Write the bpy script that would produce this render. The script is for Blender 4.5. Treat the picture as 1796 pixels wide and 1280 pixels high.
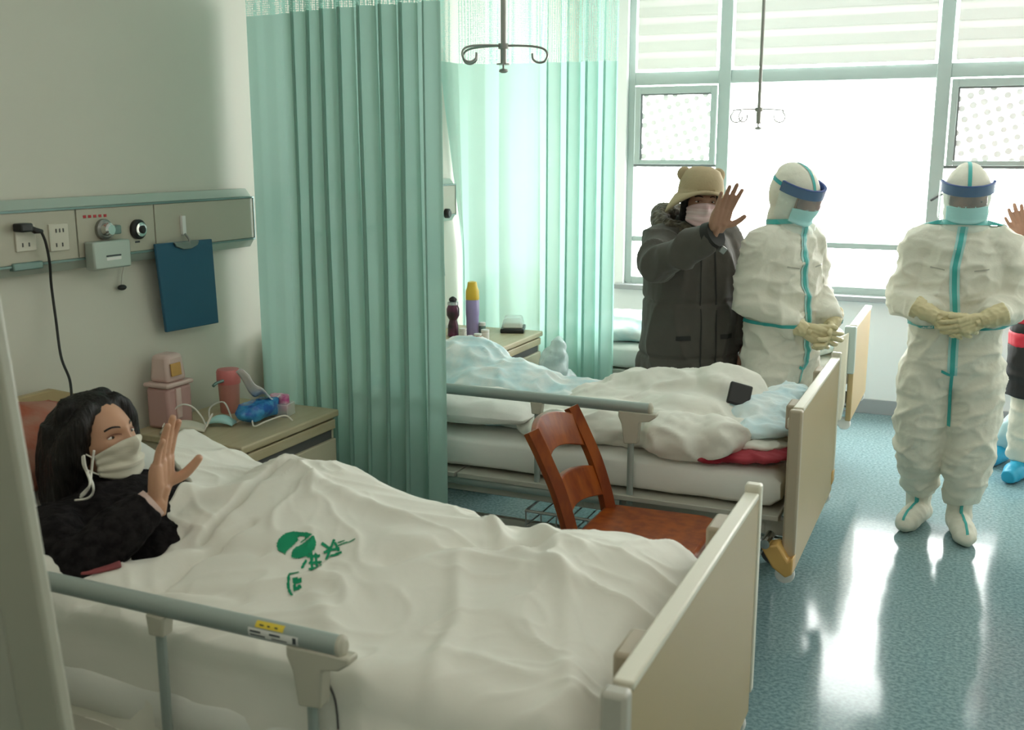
import bpy, math, random
import numpy as np
from mathutils import Vector, Matrix, Euler
from mathutils.bvhtree import BVHTree

random.seed(4); rng = np.random.default_rng(4)
SC = bpy.context.scene
COL = SC.collection
for o in list(bpy.data.objects):
    bpy.data.objects.remove(o)

# ------------------------------------------------------------------ camera
F_PX, CX, CY = 1830.0, 898.0, 640.0
PITCH, YAW, CAM_H = math.radians(11.58), math.radians(24.0), 1.75
cam_d = bpy.data.cameras.new('camera'); cam = bpy.data.objects.new('camera', cam_d); COL.objects.link(cam)
cam.location = (0, 0, CAM_H)
cam.rotation_euler = (math.pi/2 - PITCH, 0, YAW)
cam_d.sensor_width = 36.0; cam_d.lens = F_PX/1796*36.0
cam_d.clip_start = 0.05
cam_d.dof.use_dof = True; cam_d.dof.focus_distance = 4.3; cam_d.dof.aperture_fstop = 5.0
SC.camera = cam
# ------------------------------------------------------------------ world, exposure
w = bpy.data.worlds.new('overcast'); SC.world = w; w.use_nodes = True
bg = w.node_tree.nodes['Background']; bg.inputs[0].default_value = (1.0, 0.985, 0.95, 1); bg.inputs[1].default_value = 18.0
SC.view_settings.view_transform = 'Standard'; SC.view_settings.look = 'None'
SC.view_settings.exposure = 0.15; SC.view_settings.gamma = 1.0; SC.view_settings.use_curve_mapping = False
SC.cycles.max_bounces = 14; SC.cycles.diffuse_bounces = 7; SC.cycles.transparent_max_bounces = 24
SC.cycles.transmission_bounces = 8; SC.cycles.sample_clamp_indirect = 8.0
SC.cycles.caustics_reflective = False; SC.cycles.caustics_refractive = False

WX, WY, CEIL, RX, BY = -2.70, 7.30, 2.95, 2.7, -1.3     # left wall x, window wall y, ceiling, right wall x, back wall y
# daylight portal over the window opening
pl = bpy.data.lights.new('window_portal', 'AREA'); pl.shape = 'RECTANGLE'; pl.size = 4.9; pl.size_y = 2.1; pl.cycles.is_portal = True
po = bpy.data.objects.new('window_portal', pl); COL.objects.link(po); po.location = (0.1, WY+0.14, 1.83); po.rotation_euler = (-math.pi/2, 0, 0)

# ------------------------------------------------------------------ pixel helpers (direction only; distance from what the thing touches)
_fw = np.array([-math.sin(YAW)*math.cos(PITCH), math.cos(YAW)*math.cos(PITCH), -math.sin(PITCH)])
_rt = np.array([math.cos(YAW), math.sin(YAW), 0.0]); _up = np.cross(_rt, _fw); _C = np.array([0, 0, CAM_H])
def _ray(x, y): return _fw + _rt*(x-CX)/F_PX - _up*(y-CY)/F_PX
def onz(x, y, z): d = _ray(x, y); return Vector(_C + d*((z-_C[2])/d[2]))
def onx(x, y, X): d = _ray(x, y); return Vector(_C + d*(X/d[0]))
def ony(x, y, Y): d = _ray(x, y); return Vector(_C + d*(Y/d[1]))

# ------------------------------------------------------------------ materials
def mat(name, col, rough=0.6, metal=0.0, var=0.0, vscale=6.0, bump=0.0, bscale=40.0, bdist=0.002, stretch=(1, 1, 1), spec=0.5,
        trans=0.0, alpha_mix=0.0, sheen=0.0, coat=0.0, sss=0.0, wood=False, col2=None):
    m = bpy.data.materials.new(name); m.use_nodes = True
    nt = m.node_tree; N = nt.nodes; L = nt.links
    b = N['Principled BSDF']; out = N['Material Output']
    b.inputs['Base Color'].default_value = (*col, 1); b.inputs['Roughness'].default_value = rough
    b.inputs['Metallic'].default_value = metal; b.inputs['Specular IOR Level'].default_value = spec
    b.inputs['Sheen Weight'].default_value = sheen; b.inputs['Coat Weight'].default_value = coat
    if sss: b.inputs['Subsurface Weight'].default_value = sss; b.inputs['Subsurface Radius'].default_value = (.01, .004, .002)
    tc = N.new('ShaderNodeTexCoord'); mp = N.new('ShaderNodeMapping'); L.new(tc.outputs['Object'], mp.inputs[0])
    mp.inputs['Scale'].default_value = stretch
    colsock = None
    if var or col2 or wood:
        n1 = N.new('ShaderNodeTexNoise'); n1.inputs['Scale'].default_value = vscale; n1.inputs['Detail'].default_value = 5
        L.new(mp.outputs[0], n1.inputs['Vector'])
        mx = N.new('ShaderNodeMix'); mx.data_type = 'RGBA'
        c2 = col2 or tuple(c*(1-var) for c in col)
        mx.inputs[6].default_value = (*col, 1); mx.inputs[7].default_value = (*c2, 1)
        L.new(n1.outputs['Fac'], mx.inputs[0])
        if col2 or wood:
            r = N.new('ShaderNodeValToRGB'); r.color_ramp.elements[0].position = .38; r.color_ramp.elements[1].position = .62
            L.new(n1.outputs['Fac'], r.inputs[0]); L.new(r.outputs[0], mx.inputs[0])
        L.new(mx.outputs[2], b.inputs['Base Color']); colsock = mx.outputs[2]
    nrm = None
    if bump:
        n2 = N.new('ShaderNodeTexNoise'); n2.inputs['Scale'].default_value = bscale; n2.inputs['Detail'].default_value = 4
        L.new(mp.outputs[0], n2.inputs['Vector'])
        bp = N.new('ShaderNodeBump'); bp.inputs['Strength'].default_value = bump; bp.inputs['Distance'].default_value = bdist
        L.new(n2.outputs['Fac'], bp.inputs['Height']); L.new(bp.outputs[0], b.inputs['Normal']); nrm = bp.outputs[0]
    last = b.outputs[0]
    if trans:
        t = N.new('ShaderNodeBsdfTranslucent'); t.inputs[0].default_value = (*col, 1)
        if colsock: L.new(colsock, t.inputs[0])
        if nrm: L.new(nrm, t.inputs['Normal'])
        ms = N.new('ShaderNodeMixShader'); ms.inputs[0].default_value = trans; L.new(last, ms.inputs[1]); L.new(t.outputs[0], ms.inputs[2]); last = ms.outputs[0]
    if alpha_mix:
        t = N.new('ShaderNodeBsdfTransparent'); t.inputs[0].default_value = (1, 1, 1, 1)
        ms = N.new('ShaderNodeMixShader'); ms.inputs[0].default_value = alpha_mix; L.new(last, ms.inputs[1]); L.new(t.outputs[0], ms.inputs[2]); last = ms.outputs[0]
    L.new(last, out.inputs[0])
    return m

M = {}
M['wall'] = mat('wall_paint', (.70, .68, .60), .6, bump=.08, bscale=60, var=.03)
M['wall_white'] = mat('white_wall_paint', (.80, .84, .83), .6, bump=.08, bscale=60)
M['ceiling'] = mat('ceiling_paint', (.82, .82, .8), .8, bump=.05)
M['skirting'] = mat('grey_skirting', (.33, .36, .37), .4, var=.1)
M['door'] = mat('door_laminate', (.37, .37, .30), .5, var=.05)
M['door2'] = mat('door_panel_laminate', (.40, .40, .335), .5, var=.05)
M['alu'] = mat('window_aluminium', (.36, .44, .42), .4, metal=.1, var=.06)
M['alu_dark'] = mat('dark_gasket', (.16, .18, .18), .6, var=.1)
M['steel'] = mat('steel', (.34, .34, .32), .35, metal=.85, var=.1)
M['chrome'] = mat('chrome', (.75, .76, .76), .12, metal=1.0)
M['beige'] = mat('beige_laminate', (.41, .31, .155), .42, var=.06, vscale=3, bump=.03)
M['cream'] = mat('cream_plastic', (.72, .69, .58), .4, var=.04)
M['tan'] = mat('tan_plastic', (.45, .38, .28), .45, var=.1)
M['ochre'] = mat('ochre_plastic', (.62, .38, .12), .4, var=.2)
M['frame'] = mat('bed_frame_paint', (.47, .46, .40), .45, var=.1)
M['rail'] = mat('rail_aluminium', (.38, .44, .42), .38, metal=.35, var=.05)
M['rail_pl'] = mat('rail_plastic', (.50, .48, .40), .45, var=.05)
M['linen'] = mat('white_linen', (.80, .785, .72), .9, bump=.25, bscale=9, bdist=.012, var=.04)
M['sheet'] = mat('white_sheet', (.80, .80, .76), .9, bump=.3, bscale=12, bdist=.01, var=.03)
M['pattern'] = mat('blue_white_linen', (.80, .84, .83), .9, bump=.3, bscale=14, bdist=.01, col2=(.55, .74, .78), vscale=9)
M['gown'] = mat('blue_gown_cotton', (.56, .74, .80), .9, bump=.4, bscale=14, bdist=.012, col2=(.74, .82, .83), vscale=7)
M['red'] = mat('red_cloth', (.30, .012, .03), .85, bump=.4, bscale=18, bdist=.01, col2=(.40, .05, .07), vscale=9)
M['redpink'] = mat('dark_pink_cloth', (.26, .06, .065), .85, bump=.4, bscale=18, bdist=.01, col2=(.25, .08, .09), vscale=14)
M['black'] = mat('black_plastic', (.012, .012, .013), .4, var=.2)
M['knit'] = mat('black_knit', (.006, .005, .006), .95, bump=.9, bscale=70, bdist=.006, col2=(.016, .014, .015), vscale=38, spec=.15)
M['hair'] = mat('black_hair', (.004, .0032, .003), .5, spec=.3, bump=.8, bscale=30, bdist=.006, stretch=(5, 5, .6), col2=(.009, .007, .006), vscale=18)
M['skin'] = mat('skin', (.56, .31, .20), .5, var=.12, vscale=20, bump=.1, bscale=120, sss=.08)
M['skin_d'] = mat('tanned_skin', (.40, .215, .145), .5, var=.15, vscale=30, bump=.1, bscale=120, sss=.06)
M['nail'] = mat('nail', (.68, .42, .34), .3, var=.05)
M['mask'] = mat('mask_cream', (.63, .60, .50), .85, bump=.25, bscale=8, bdist=.004, stretch=(1, 1, 22))
M['mask_teal'] = mat('mask_pale_teal', (.44, .74, .74), .85, bump=.2, bscale=6, bdist=.004, stretch=(1, 1, 20))
M['mask_pink'] = mat('mask_pale_pink', (.66, .44, .45), .85, col2=(.78, .62, .62), vscale=3.0, stretch=(1, 1, 26), bump=.3, bscale=4, bdist=.003)
M['string'] = mat('white_elastic', (.78, .76, .70), .8, var=.05)
M['coat'] = mat('charcoal_coat', (.076, .068, .058), .8, bump=.5, bscale=14, bdist=.008, var=.25, vscale=9, sheen=.1)
M['coat_dark'] = mat('dark_coat_trim', (.02, .02, .018), .8, var=.2)
M['fur'] = mat('brown_fur', (.115, .095, .06), .95, bump=1.0, bscale=60, bdist=.01, col2=(.05, .042, .03), vscale=45, sheen=.3)
M['hat'] = mat('beige_felt', (.46, .36, .22), .9, bump=.5, bscale=80, bdist=.003, var=.2, vscale=12)
M['hat_in'] = mat('olive_hat_lining', (.20, .165, .10), .9, bump=.3, bscale=80, var=.2)
M['suit'] = mat('white_coverall', (.82, .80, .70), .75, bump=.55, bscale=12, bdist=.014, var=.05, trans=.12)
M['tape'] = mat('teal_seam_tape', (.05, .42, .40), .45, var=.15, bump=.1)
M['tape_l'] = mat('pale_teal_seam', (.42, .72, .71), .5, var=.1)
M['glove'] = mat('cream_latex', (.66, .57, .34), .5, var=.12, vscale=20, bump=.3, bscale=40, bdist=.003)
M['band'] = mat('blue_foam', (.010, .045, .22), .6, var=.2, bump=.2)
M['band_g'] = mat('teal_foam', (.03, .36, .38), .6, var=.2)
M['blue'] = mat('blue_board', (.022, .115, .20), .5, var=.12, vscale=4)
M['shoecover'] = mat('blue_shoe_cover', (.02, .38, .62), .5, var=.15, bump=.6, bscale=20, bdist=.01)
M['wood'] = mat('orange_brown_wood', (.33, .078, .011), .33, stretch=(1, 1, .18), vscale=22, wood=True, col2=(.20, .036, .006), spec=.35, bump=.05, bscale=30)
M['cabwood'] = mat('pale_laminate', (.50, .43, .285), .4, stretch=(6, .7, 6), vscale=7, wood=True, col2=(.46, .385, .235))
M['cabside'] = mat('pale_laminate_side', (.60, .54, .40), .45, var=.06, vscale=3)
M['socket'] = mat('cream_socket', (.64, .61, .52), .4)
M['panel'] = mat('panel_beige', (.50, .475, .385), .4, var=.04)
M['panel_tr'] = mat('panel_green_trim', (.18, .28, .26), .35, metal=.3, var=.1)
M['panel_alu'] = mat('panel_pale_aluminium', (.46, .52, .475), .35, metal=.35, var=.05)
M['pink'] = mat('dusty_pink_plastic', (.56, .34, .32), .45, var=.1)
M['pinkl'] = mat('pale_pink_plastic', (.70, .52, .48), .45, var=.06)
M['cup'] = mat('coral_plastic', (.70, .20, .20), .4, var=.06)
M['cup2'] = mat('salmon_plastic', (.62, .27, .23), .35, var=.08)
M['orange'] = mat('orange_sticker', (.75, .42, .12), .6, var=.4, vscale=30)
M['white'] = mat('white_plastic', (.80, .80, .78), .4, var=.03)
M['bluepack'] = mat('blue_wrapper', (.01, .10, .42), .25, col2=(.05, .32, .62), vscale=30, bump=.4, bscale=20, bdist=.006)
M['magenta'] = mat('magenta_print', (.62, .08, .30), .4, col2=(.85, .6, .7), vscale=25)
M['tissue'] = mat('white_tissue', (.82, .80, .82), .95, bump=.5, bscale=20, bdist=.01)
M['green'] = mat('green_print', (.0, .28, .13), .85, var=.2, vscale=25)
M['yellow'] = mat('yellow_sticker', (.78, .60, .06), .5, var=.1)
M['ink'] = mat('dark_print', (.05, .06, .07), .7)
M['ink_red'] = mat('red_print', (.50, .05, .06), .7)
M['purple'] = mat('lilac_plastic', (.36, .30, .56), .35, var=.1)
M['yel'] = mat('yellow_cap', (.78, .52, .05), .4, var=.1)
M['cocoa'] = mat('dark_bottle', (.03, .018, .022), .3, col2=(.14, .02, .07), vscale=12)
M['steelcap'] = mat('grey_cap', (.45, .5, .5), .3, metal=.5)
M['redjacket'] = mat('red_quilted', (.60, .02, .05), .6, bump=.4, bscale=12, bdist=.01, var=.2)
M['blackjacket'] = mat('black_quilted', (.010, .010, .012), .7, bump=.4, bscale=12, bdist=.01)
M['isolation'] = mat('pale_blue_gown', (.55, .74, .78), .7, bump=.5, bscale=12, bdist=.012, trans=.15)
M['orangepillow'] = mat('peach_pillow', (.33, .16, .115), .9, bump=.5, bscale=12, bdist=.012, col2=(.32, .085, .045), vscale=9)
M['rubber'] = mat('grey_rubber', (.10, .10, .10), .7, var=.1)
M['eye'] = mat('eye_dark', (.03, .018, .012), .2)
M['eyew'] = mat('eye_white', (.75, .72, .68), .3)
M['lip'] = mat('dark_eyelid', (.26, .12, .085), .6)  # dark lid and lash strip above each eye
M['goggle'] = mat('goggle_dark', (.14, .07, .06), .15, col2=(.30, .16, .13), vscale=12)
M['blind'] = mat('blind_fabric', (.80, .81, .79), .9, trans=.014)
M['sheer'] = mat('blind_sheer', (.85, .86, .84), .9, trans=.10)
M['bag'] = mat('clear_plastic_bag', (.75, .85, .86), .25, alpha_mix=.45, bump=.8, bscale=16, bdist=.015)
M['clearbox'] = mat('clear_plastic_box', (.80, .84, .84), .1, alpha_mix=.65)
M['visor'] = mat('clear_visor', (.55, .85, .88), .06, alpha_mix=.84)
M['cable'] = mat('black_cable', (.012, .012, .012), .5)
M['wire'] = mat('wire_grey', (.42, .42, .40), .35, metal=.6)

def curtain_mat(name, col, trans, clear):
    m = mat(name, col, .85, trans=trans, alpha_mix=clear, var=.08, vscale=3, bump=.05, bscale=200)
    return m
M['curtain'] = curtain_mat('mint_curtain', (.40, .61, .545), .42, .04)
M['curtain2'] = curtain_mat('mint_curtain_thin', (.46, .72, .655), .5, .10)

def net_mat(name, col, hole):
    m = bpy.data.materials.new(name); m.use_nodes = True; nt = m.node_tree; N = nt.nodes; L = nt.links
    b = N['Principled BSDF']; b.inputs['Base Color'].default_value = (*col, 1); b.inputs['Roughness'].default_value = .8
    tl = N.new('ShaderNodeBsdfTranslucent'); tl.inputs[0].default_value = (*col, 1)
    m1 = N.new('ShaderNodeMixShader'); m1.inputs[0].default_value = .45; L.new(b.outputs[0], m1.inputs[1]); L.new(tl.outputs[0], m1.inputs[2])
    tr = N.new('ShaderNodeBsdfTransparent')
    uv = N.new('ShaderNodeTexCoord'); vo = N.new('ShaderNodeTexVoronoi'); vo.inputs['Scale'].default_value = 130; vo.inputs['Randomness'].default_value = .15
    L.new(uv.outputs['Object'], vo.inputs['Vector'])
    r = N.new('ShaderNodeMath'); r.operation = 'LESS_THAN'; r.inputs[1].default_value = hole; L.new(vo.outputs['Distance'], r.inputs[0])
    ms = N.new('ShaderNodeMixShader'); L.new(r.outputs[0], ms.inputs[0]); L.new(m1.outputs[0], ms.inputs[1]); L.new(tr.outputs[0], ms.inputs[2])
    L.new(ms.outputs[0], N['Material Output'].inputs[0]); return m
M['net'] = net_mat('mint_curtain_net', (.42, .68, .60), .46)
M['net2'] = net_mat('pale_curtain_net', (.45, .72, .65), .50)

def screen_mat():
    m = bpy.data.materials.new('dotted_film'); m.use_nodes = True; nt = m.node_tree; N = nt.nodes; L = nt.links
    b = N['Principled BSDF']; b.inputs['Base Color'].default_value = (.75, .76, .76, 1); b.inputs['Roughness'].default_value = .7
    tr = N.new('ShaderNodeBsdfTransparent'); tc = N.new('ShaderNodeTexCoord'); mp = N.new('ShaderNodeMapping'); mp.inputs['Scale'].default_value = (15, 15, 15); mp.inputs['Rotation'].default_value = (0, .3, 0)
    L.new(tc.outputs['Object'], mp.inputs[0])
    vo = N.new('ShaderNodeTexVoronoi'); vo.inputs['Scale'].default_value = 1; vo.inputs['Randomness'].default_value = .1; L.new(mp.outputs[0], vo.inputs['Vector'])
    r = N.new('ShaderNodeMath'); r.operation = 'GREATER_THAN'; r.inputs[1].default_value = .36; L.new(vo.outputs['Distance'], r.inputs[0])
    s = N.new('ShaderNodeMath'); s.operation = 'MULTIPLY_ADD'; s.inputs[1].default_value = .94; s.inputs[2].default_value = .03; L.new(r.outputs[0], s.inputs[0])
    ms = N.new('ShaderNodeMixShader'); L.new(s.outputs[0], ms.inputs[0]); L.new(b.outputs[0], ms.inputs[1]); L.new(tr.outputs[0], ms.inputs[2])
    L.new(ms.outputs[0], N['Material Output'].inputs[0]); return m
M['film'] = screen_mat()

def glass_mat():
    m = bpy.data.materials.new('window_glass'); m.use_nodes = True; nt = m.node_tree; N = nt.nodes; L = nt.links
    N.remove(N['Principled BSDF'])
    tr = N.new('ShaderNodeBsdfTransparent'); tr.inputs[0].default_value = (.96, .98, .98, 1); gl = N.new('ShaderNodeBsdfGlossy'); gl.inputs['Roughness'].default_value = .02
    ms = N.new('ShaderNodeMixShader'); ms.inputs[0].default_value = .05; L.new(tr.outputs[0], ms.inputs[1]); L.new(gl.outputs[0], ms.inputs[2])
    L.new(ms.outputs[0], N['Material Output'].inputs[0]); return m
M['glass'] = glass_mat()
def fill_lamp_mat():
    m = bpy.data.materials.new('fill_lamp_diffuser'); m.use_nodes = True; b = m.node_tree.nodes['Principled BSDF']; b.inputs['Base Color'].default_value = (.9, .9, .88, 1)
    b.inputs['Emission Color'].default_value = (1.0, .93, .80, 1); b.inputs['Emission Strength'].default_value = 6.0; return m
M['lamp'] = fill_lamp_mat()  # warm glow of the added, unseen ceiling fill lamps

def floor_mat():
    m = mat('teal_vinyl', (.24, .40, .42), .16, spec=.2)
    nt = m.node_tree; N = nt.nodes; L = nt.links; b = N['Principled BSDF']
    tc = N.new('ShaderNodeTexCoord')
    n1 = N.new('ShaderNodeTexNoise'); n1.inputs['Scale'].default_value = 70; n1.inputs['Detail'].default_value = 3; L.new(tc.outputs['Object'], n1.inputs['Vector'])
    n2 = N.new('ShaderNodeTexNoise'); n2.inputs['Scale'].default_value = 1.6; n2.inputs['Detail'].default_value = 3; L.new(tc.outputs['Object'], n2.inputs['Vector'])
    r = N.new('ShaderNodeValToRGB'); r.color_ramp.elements[0].position = .36; r.color_ramp.elements[0].color = (.13, .215, .235, 1)
    r.color_ramp.elements[1].position = .66; r.color_ramp.elements[1].color = (.235, .35, .37, 1); L.new(n1.outputs['Fac'], r.inputs[0])
    L.new(r.outputs[0], b.inputs['Base Color'])
    mr = N.new('ShaderNodeMapRange'); mr.inputs[3].default_value = .09; mr.inputs[4].default_value = .16; L.new(n2.outputs['Fac'], mr.inputs[0]); L.new(mr.outputs[0], b.inputs['Roughness'])
    bp = N.new('ShaderNodeBump'); bp.inputs['Strength'].default_value = .10; bp.inputs['Distance'].default_value = .02
    n3 = N.new('ShaderNodeTexNoise'); n3.inputs['Scale'].default_value = 3.5; n3.inputs['Detail'].default_value = 1; L.new(tc.outputs['Object'], n3.inputs['Vector'])
    L.new(n3.outputs['Fac'], bp.inputs['Height']); L.new(bp.outputs[0], b.inputs['Normal'])
    return m
M['floor'] = floor_mat()

# ------------------------------------------------------------------ numpy noise
_perm = np.random.default_rng(11).permutation(256); _perm = np.concatenate([_perm, _perm, _perm])
_grad = np.random.default_rng(12).normal(size=(256, 3)); _grad /= np.linalg.norm(_grad, axis=1)[:, None]
def pn(P):
    P = np.asarray(P, float); i = np.floor(P).astype(int); f = P-i; u = f*f*f*(f*(f*6-15)+10); i &= 255
    def g(dx, dy, dz):
        h = _perm[(_perm[(_perm[(i[:, 0]+dx) & 255]+i[:, 1]+dy) & 255]+i[:, 2]+dz) & 255]
        return np.einsum('ij,ij->i', _grad[h], f-np.array([dx, dy, dz]))
    lx = lambda a, b, t: a+(b-a)*t
    return lx(lx(lx(g(0, 0, 0), g(1, 0, 0), u[:, 0]), lx(g(0, 1, 0), g(1, 1, 0), u[:, 0]), u[:, 1]),
              lx(lx(g(0, 0, 1), g(1, 0, 1), u[:, 0]), lx(g(0, 1, 1), g(1, 1, 1), u[:, 0]), u[:, 1]), u[:, 2])
def ridge(P): return 1-2*np.abs(pn(P))*1.6
def smooth01(t): t = np.clip(t, 0, 1); return t*t*(3-2*t)

# ------------------------------------------------------------------ object helpers
def wm(o):
    m = o.matrix_basis.copy()
    while o.parent: o = o.parent; m = o.matrix_basis @ m
    return m
def tag(o, label=None, cat=None, group=None, kind=None):
    if label: o['label'] = label
    if cat: o['category'] = cat
    if group: o['group'] = group
    if kind: o['kind'] = kind
    return o
def thing(name, label, cat, loc=(0, 0, 0), rz=0.0, group=None):
    o = bpy.data.objects.new(name, None); COL.objects.link(o); o.location = loc; o.rotation_euler = (0, 0, rz); o.empty_display_size = .1
    return tag(o, label, cat, group)
def link_mesh(name, me, m, parent=None, world=True, smooth=30, bevel=0, subsurf=0):
    o = bpy.data.objects.new(name, me); COL.objects.link(o)
    if m and not me.materials: me.materials.append(M[m] if isinstance(m, str) else m)
    if parent:
        if world: me.transform(wm(parent).inverted())
        o.parent = parent
    if smooth is not None:
        me.polygons.foreach_set('use_smooth', [True]*len(me.polygons))
        if smooth < 180: me.set_sharp_from_angle(angle=math.radians(smooth))
    if bevel:
        b = o.modifiers.new('b', 'BEVEL'); b.width = bevel; b.segments = 2; b.limit_method = 'ANGLE'; b.angle_limit = .6
    if subsurf:
        s = o.modifiers.new('s', 'SUBSURF'); s.levels = s.render_levels = subsurf
    return o

class MB:
    def __init__(s): s.v = []; s.f = []
    def add(s, v, f):
        n = len(s.v); s.v += [tuple(p) for p in v]; s.f += [tuple(i+n for i in q) for q in f]; return s
    def box(s, c, d, rot=None, taper=1.0):
        x, y, z = d[0]/2, d[1]/2, d[2]/2
        P = [Vector((sx*x*(taper if sz > 0 else 1), sy*y*(taper if sz > 0 else 1), sz*z)) for sz in (-1, 1) for sx, sy in ((-1, -1), (1, -1), (1, 1), (-1, 1))]
        if rot is not None:
            R = rot if isinstance(rot, Matrix) else Euler(rot).to_matrix(); P = [R @ p for p in P]
        c = Vector(c); return s.add([p+c for p in P], [(3, 2, 1, 0), (4, 5, 6, 7), (0, 1, 5, 4), (1, 2, 6, 5), (2, 3, 7, 6), (3, 0, 4, 7)])
    def bb(s, lo, hi): return s.box([(a+b)/2 for a, b in zip(lo, hi)], [b-a for a, b in zip(lo, hi)])
    def tube(s, path, r, n=12, cap=True, flat=None, ref=None, closed=False):
        P = [Vector(p) for p in path]; R = r if isinstance(r, (list, tuple)) else [r]*len(P); rings = []; k = len(P)
        up = Vector(ref) if ref is not None else None; prev = None
        for i, p in enumerate(P):
            if closed: t = (P[(i+1) % k]-P[i-1])
            else: t = (P[min(i+1, k-1)]-P[max(i-1, 0)])
            if t.length < 1e-9: t = Vector((0, 0, 1))
            t.normalize()
            if up is not None: a = up-t*up.dot(t)
            elif prev is not None: a = prev-t*prev.dot(t)
            else: a = Vector((0, 0, 1)) if abs(t.z) < .9 else Vector((1, 0, 0)); a = a-t*a.dot(t)
            if a.length < 1e-6: a = t.orthogonal()
            a.normalize(); prev = a; b = t.cross(a)
            ra, rb = (R[i] if isinstance(R[i], (list, tuple)) else (R[i], R[i]*(flat or 1)))
            rings.append([p+a*ra*math.cos(q)+b*rb*math.sin(q) for q in [2*math.pi*j/n for j in range(n)]])
        v = [q for ring in rings for q in ring]; f = []
        m = k if closed else k-1
        for i in range(m):
            for j in range(n): f.append((i*n+j, i*n+(j+1) % n, ((i+1) % k)*n+(j+1) % n, ((i+1) % k)*n+j))
        if cap and not closed:
            f.append(tuple(reversed(range(n)))); f.append(tuple((k-1)*n+j for j in range(n)))
        return s.add(v, f)
    def cyl(s, p0, p1, r, n=16): return s.tube([p0, p1], r, n)
    def lathe(s, prof, c=(0, 0, 0), n=24, axis='z', cap=True):
        c = Vector(c); v = []
        for (r, h) in prof:
            for j in range(n):
                a = 2*math.pi*j/n; q = (r*math.cos(a), r*math.sin(a), h)
                if axis == 'x': q = (q[2], q[0], q[1])
                elif axis == 'y': q = (q[0], q[2], q[1])
                v.append(c+Vector(q))
        k = len(prof); f = [(i*n+j, i*n+(j+1) % n, (i+1)*n+(j+1) % n, (i+1)*n+j) for i in range(k-1) for j in range(n)]
        if cap: f.append(tuple(reversed(range(n)))); f.append(tuple((k-1)*n+j for j in range(n)))
        return s.add(v, f)
    def ell(s, c, r, rot=None, n=20, k=12):
        c = Vector(c); R = (Euler(rot).to_matrix() if not isinstance(rot, Matrix) else rot) if rot is not None else Matrix.Identity(3)
        v = [c+R @ Vector((0, 0, -r[2]))]
        for i in range(1, k):
            a = -math.pi/2+math.pi*i/k
            for j in range(n):
                b = 2*math.pi*j/n; v.append(c+R @ Vector((r[0]*math.cos(a)*math.cos(b), r[1]*math.cos(a)*math.sin(b), r[2]*math.sin(a))))
        v.append(c+R @ Vector((0, 0, r[2]))); f = [(0, 1+(j+1) % n, 1+j) for j in range(n)]
        for i in range(k-2):
            for j in range(n): f.append((1+i*n+j, 1+i*n+(j+1) % n, 1+(i+1)*n+(j+1) % n, 1+(i+1)*n+j))
        T = len(v)-1; o = 1+(k-2)*n; f += [(o+j, o+(j+1) % n, T) for j in range(n)]
        return s.add(v, f)
    def prism(s, poly, origin, ux, uy, depth):      # polygon in (ux,uy) plane extruded by vector depth
        o = Vector(origin); ux = Vector(ux); uy = Vector(uy); d = Vector(depth); n = len(poly)
        a = [o+ux*p[0]+uy*p[1] for p in poly]; return s.add(a+[p+d for p in a], [tuple(reversed(range(n))), tuple(range(n, 2*n))]+[(i, (i+1) % n, n+(i+1) % n, n+i) for i in range(n)])
    def sections(s, secs, n=28):                    # elliptical stack: (z, hw, hd, cx, cy)
        v = []
        for q in secs:
            z, a, b = q[:3]; cx, cy = (q[3], q[4]) if len(q) > 3 else (0, 0)
            for j in range(n):
                t = 2*math.pi*j/n; e = .82
                cxx = math.copysign(abs(math.cos(t))**e, math.cos(t)); syy = math.copysign(abs(math.sin(t))**e, math.sin(t))
                v.append((cx+a*cxx, cy+b*syy, z))
        k = len(secs); f = [(i*n+j, i*n+(j+1) % n, (i+1)*n+(j+1) % n, (i+1)*n+j) for i in range(k-1) for j in range(n)]
        f.append(tuple(reversed(range(n)))); f.append(tuple((k-1)*n+j for j in range(n))); return s.add(v, f)
    def xf(s, m): s.v = [tuple(m @ Vector(p)) for p in s.v]; return s
    def mesh(s, name):
        me = bpy.data.meshes.new(name); me.from_pydata(s.v, [], s.f); me.update(); return me
    def build(s, name, m, parent=None, world=True, smooth=30, bevel=0, subsurf=0):
        return link_mesh(name, s.mesh(name), m, parent, world, smooth, bevel, subsurf)

def fuse(mb, voxel, smooth_it=4, sf=.5):
    """union of overlapping closed shells as one continuous surface"""
    me = mb.mesh('tmp'); o = bpy.data.objects.new('tmp', me); COL.objects.link(o)
    r = o.modifiers.new('r', 'REMESH'); r.mode = 'VOXEL'; r.voxel_size = voxel
    if smooth_it: s = o.modifiers.new('s', 'SMOOTH'); s.iterations = smooth_it; s.factor = sf
    dg = bpy.context.evaluated_depsgraph_get(); out = bpy.data.meshes.new_from_object(o.evaluated_get(dg))
    bpy.data.objects.remove(o); bpy.data.meshes.remove(me); return out
def co_no(me):
    n = len(me.vertices); c = np.empty(n*3); me.vertices.foreach_get('co', c); q = np.empty(n*3)
    me.vertices.foreach_get('normal', q); return c.reshape(-1, 3), q.reshape(-1, 3)
def set_co(me, c): me.vertices.foreach_set('co', np.ascontiguousarray(c, float).ravel()); me.update()
def displace(me, fn):
    c, n = co_no(me); set_co(me, c+n*fn(c, n)[:, None])
def bvh_of(me):
    return BVHTree.FromPolygons([v.co.copy() for v in me.vertices], [tuple(p.vertices) for p in me.polygons])
def cast(bvh, o, d, off=.003, fallback=None):
    h = bvh.ray_cast(Vector(o), Vector(d).normalized())
    if h[0] is None:
        if fallback is not None: return Vector(fallback)
        h = bvh.find_nearest(Vector(o))
    return h[0]-Vector(d).normalized()*off
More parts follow.
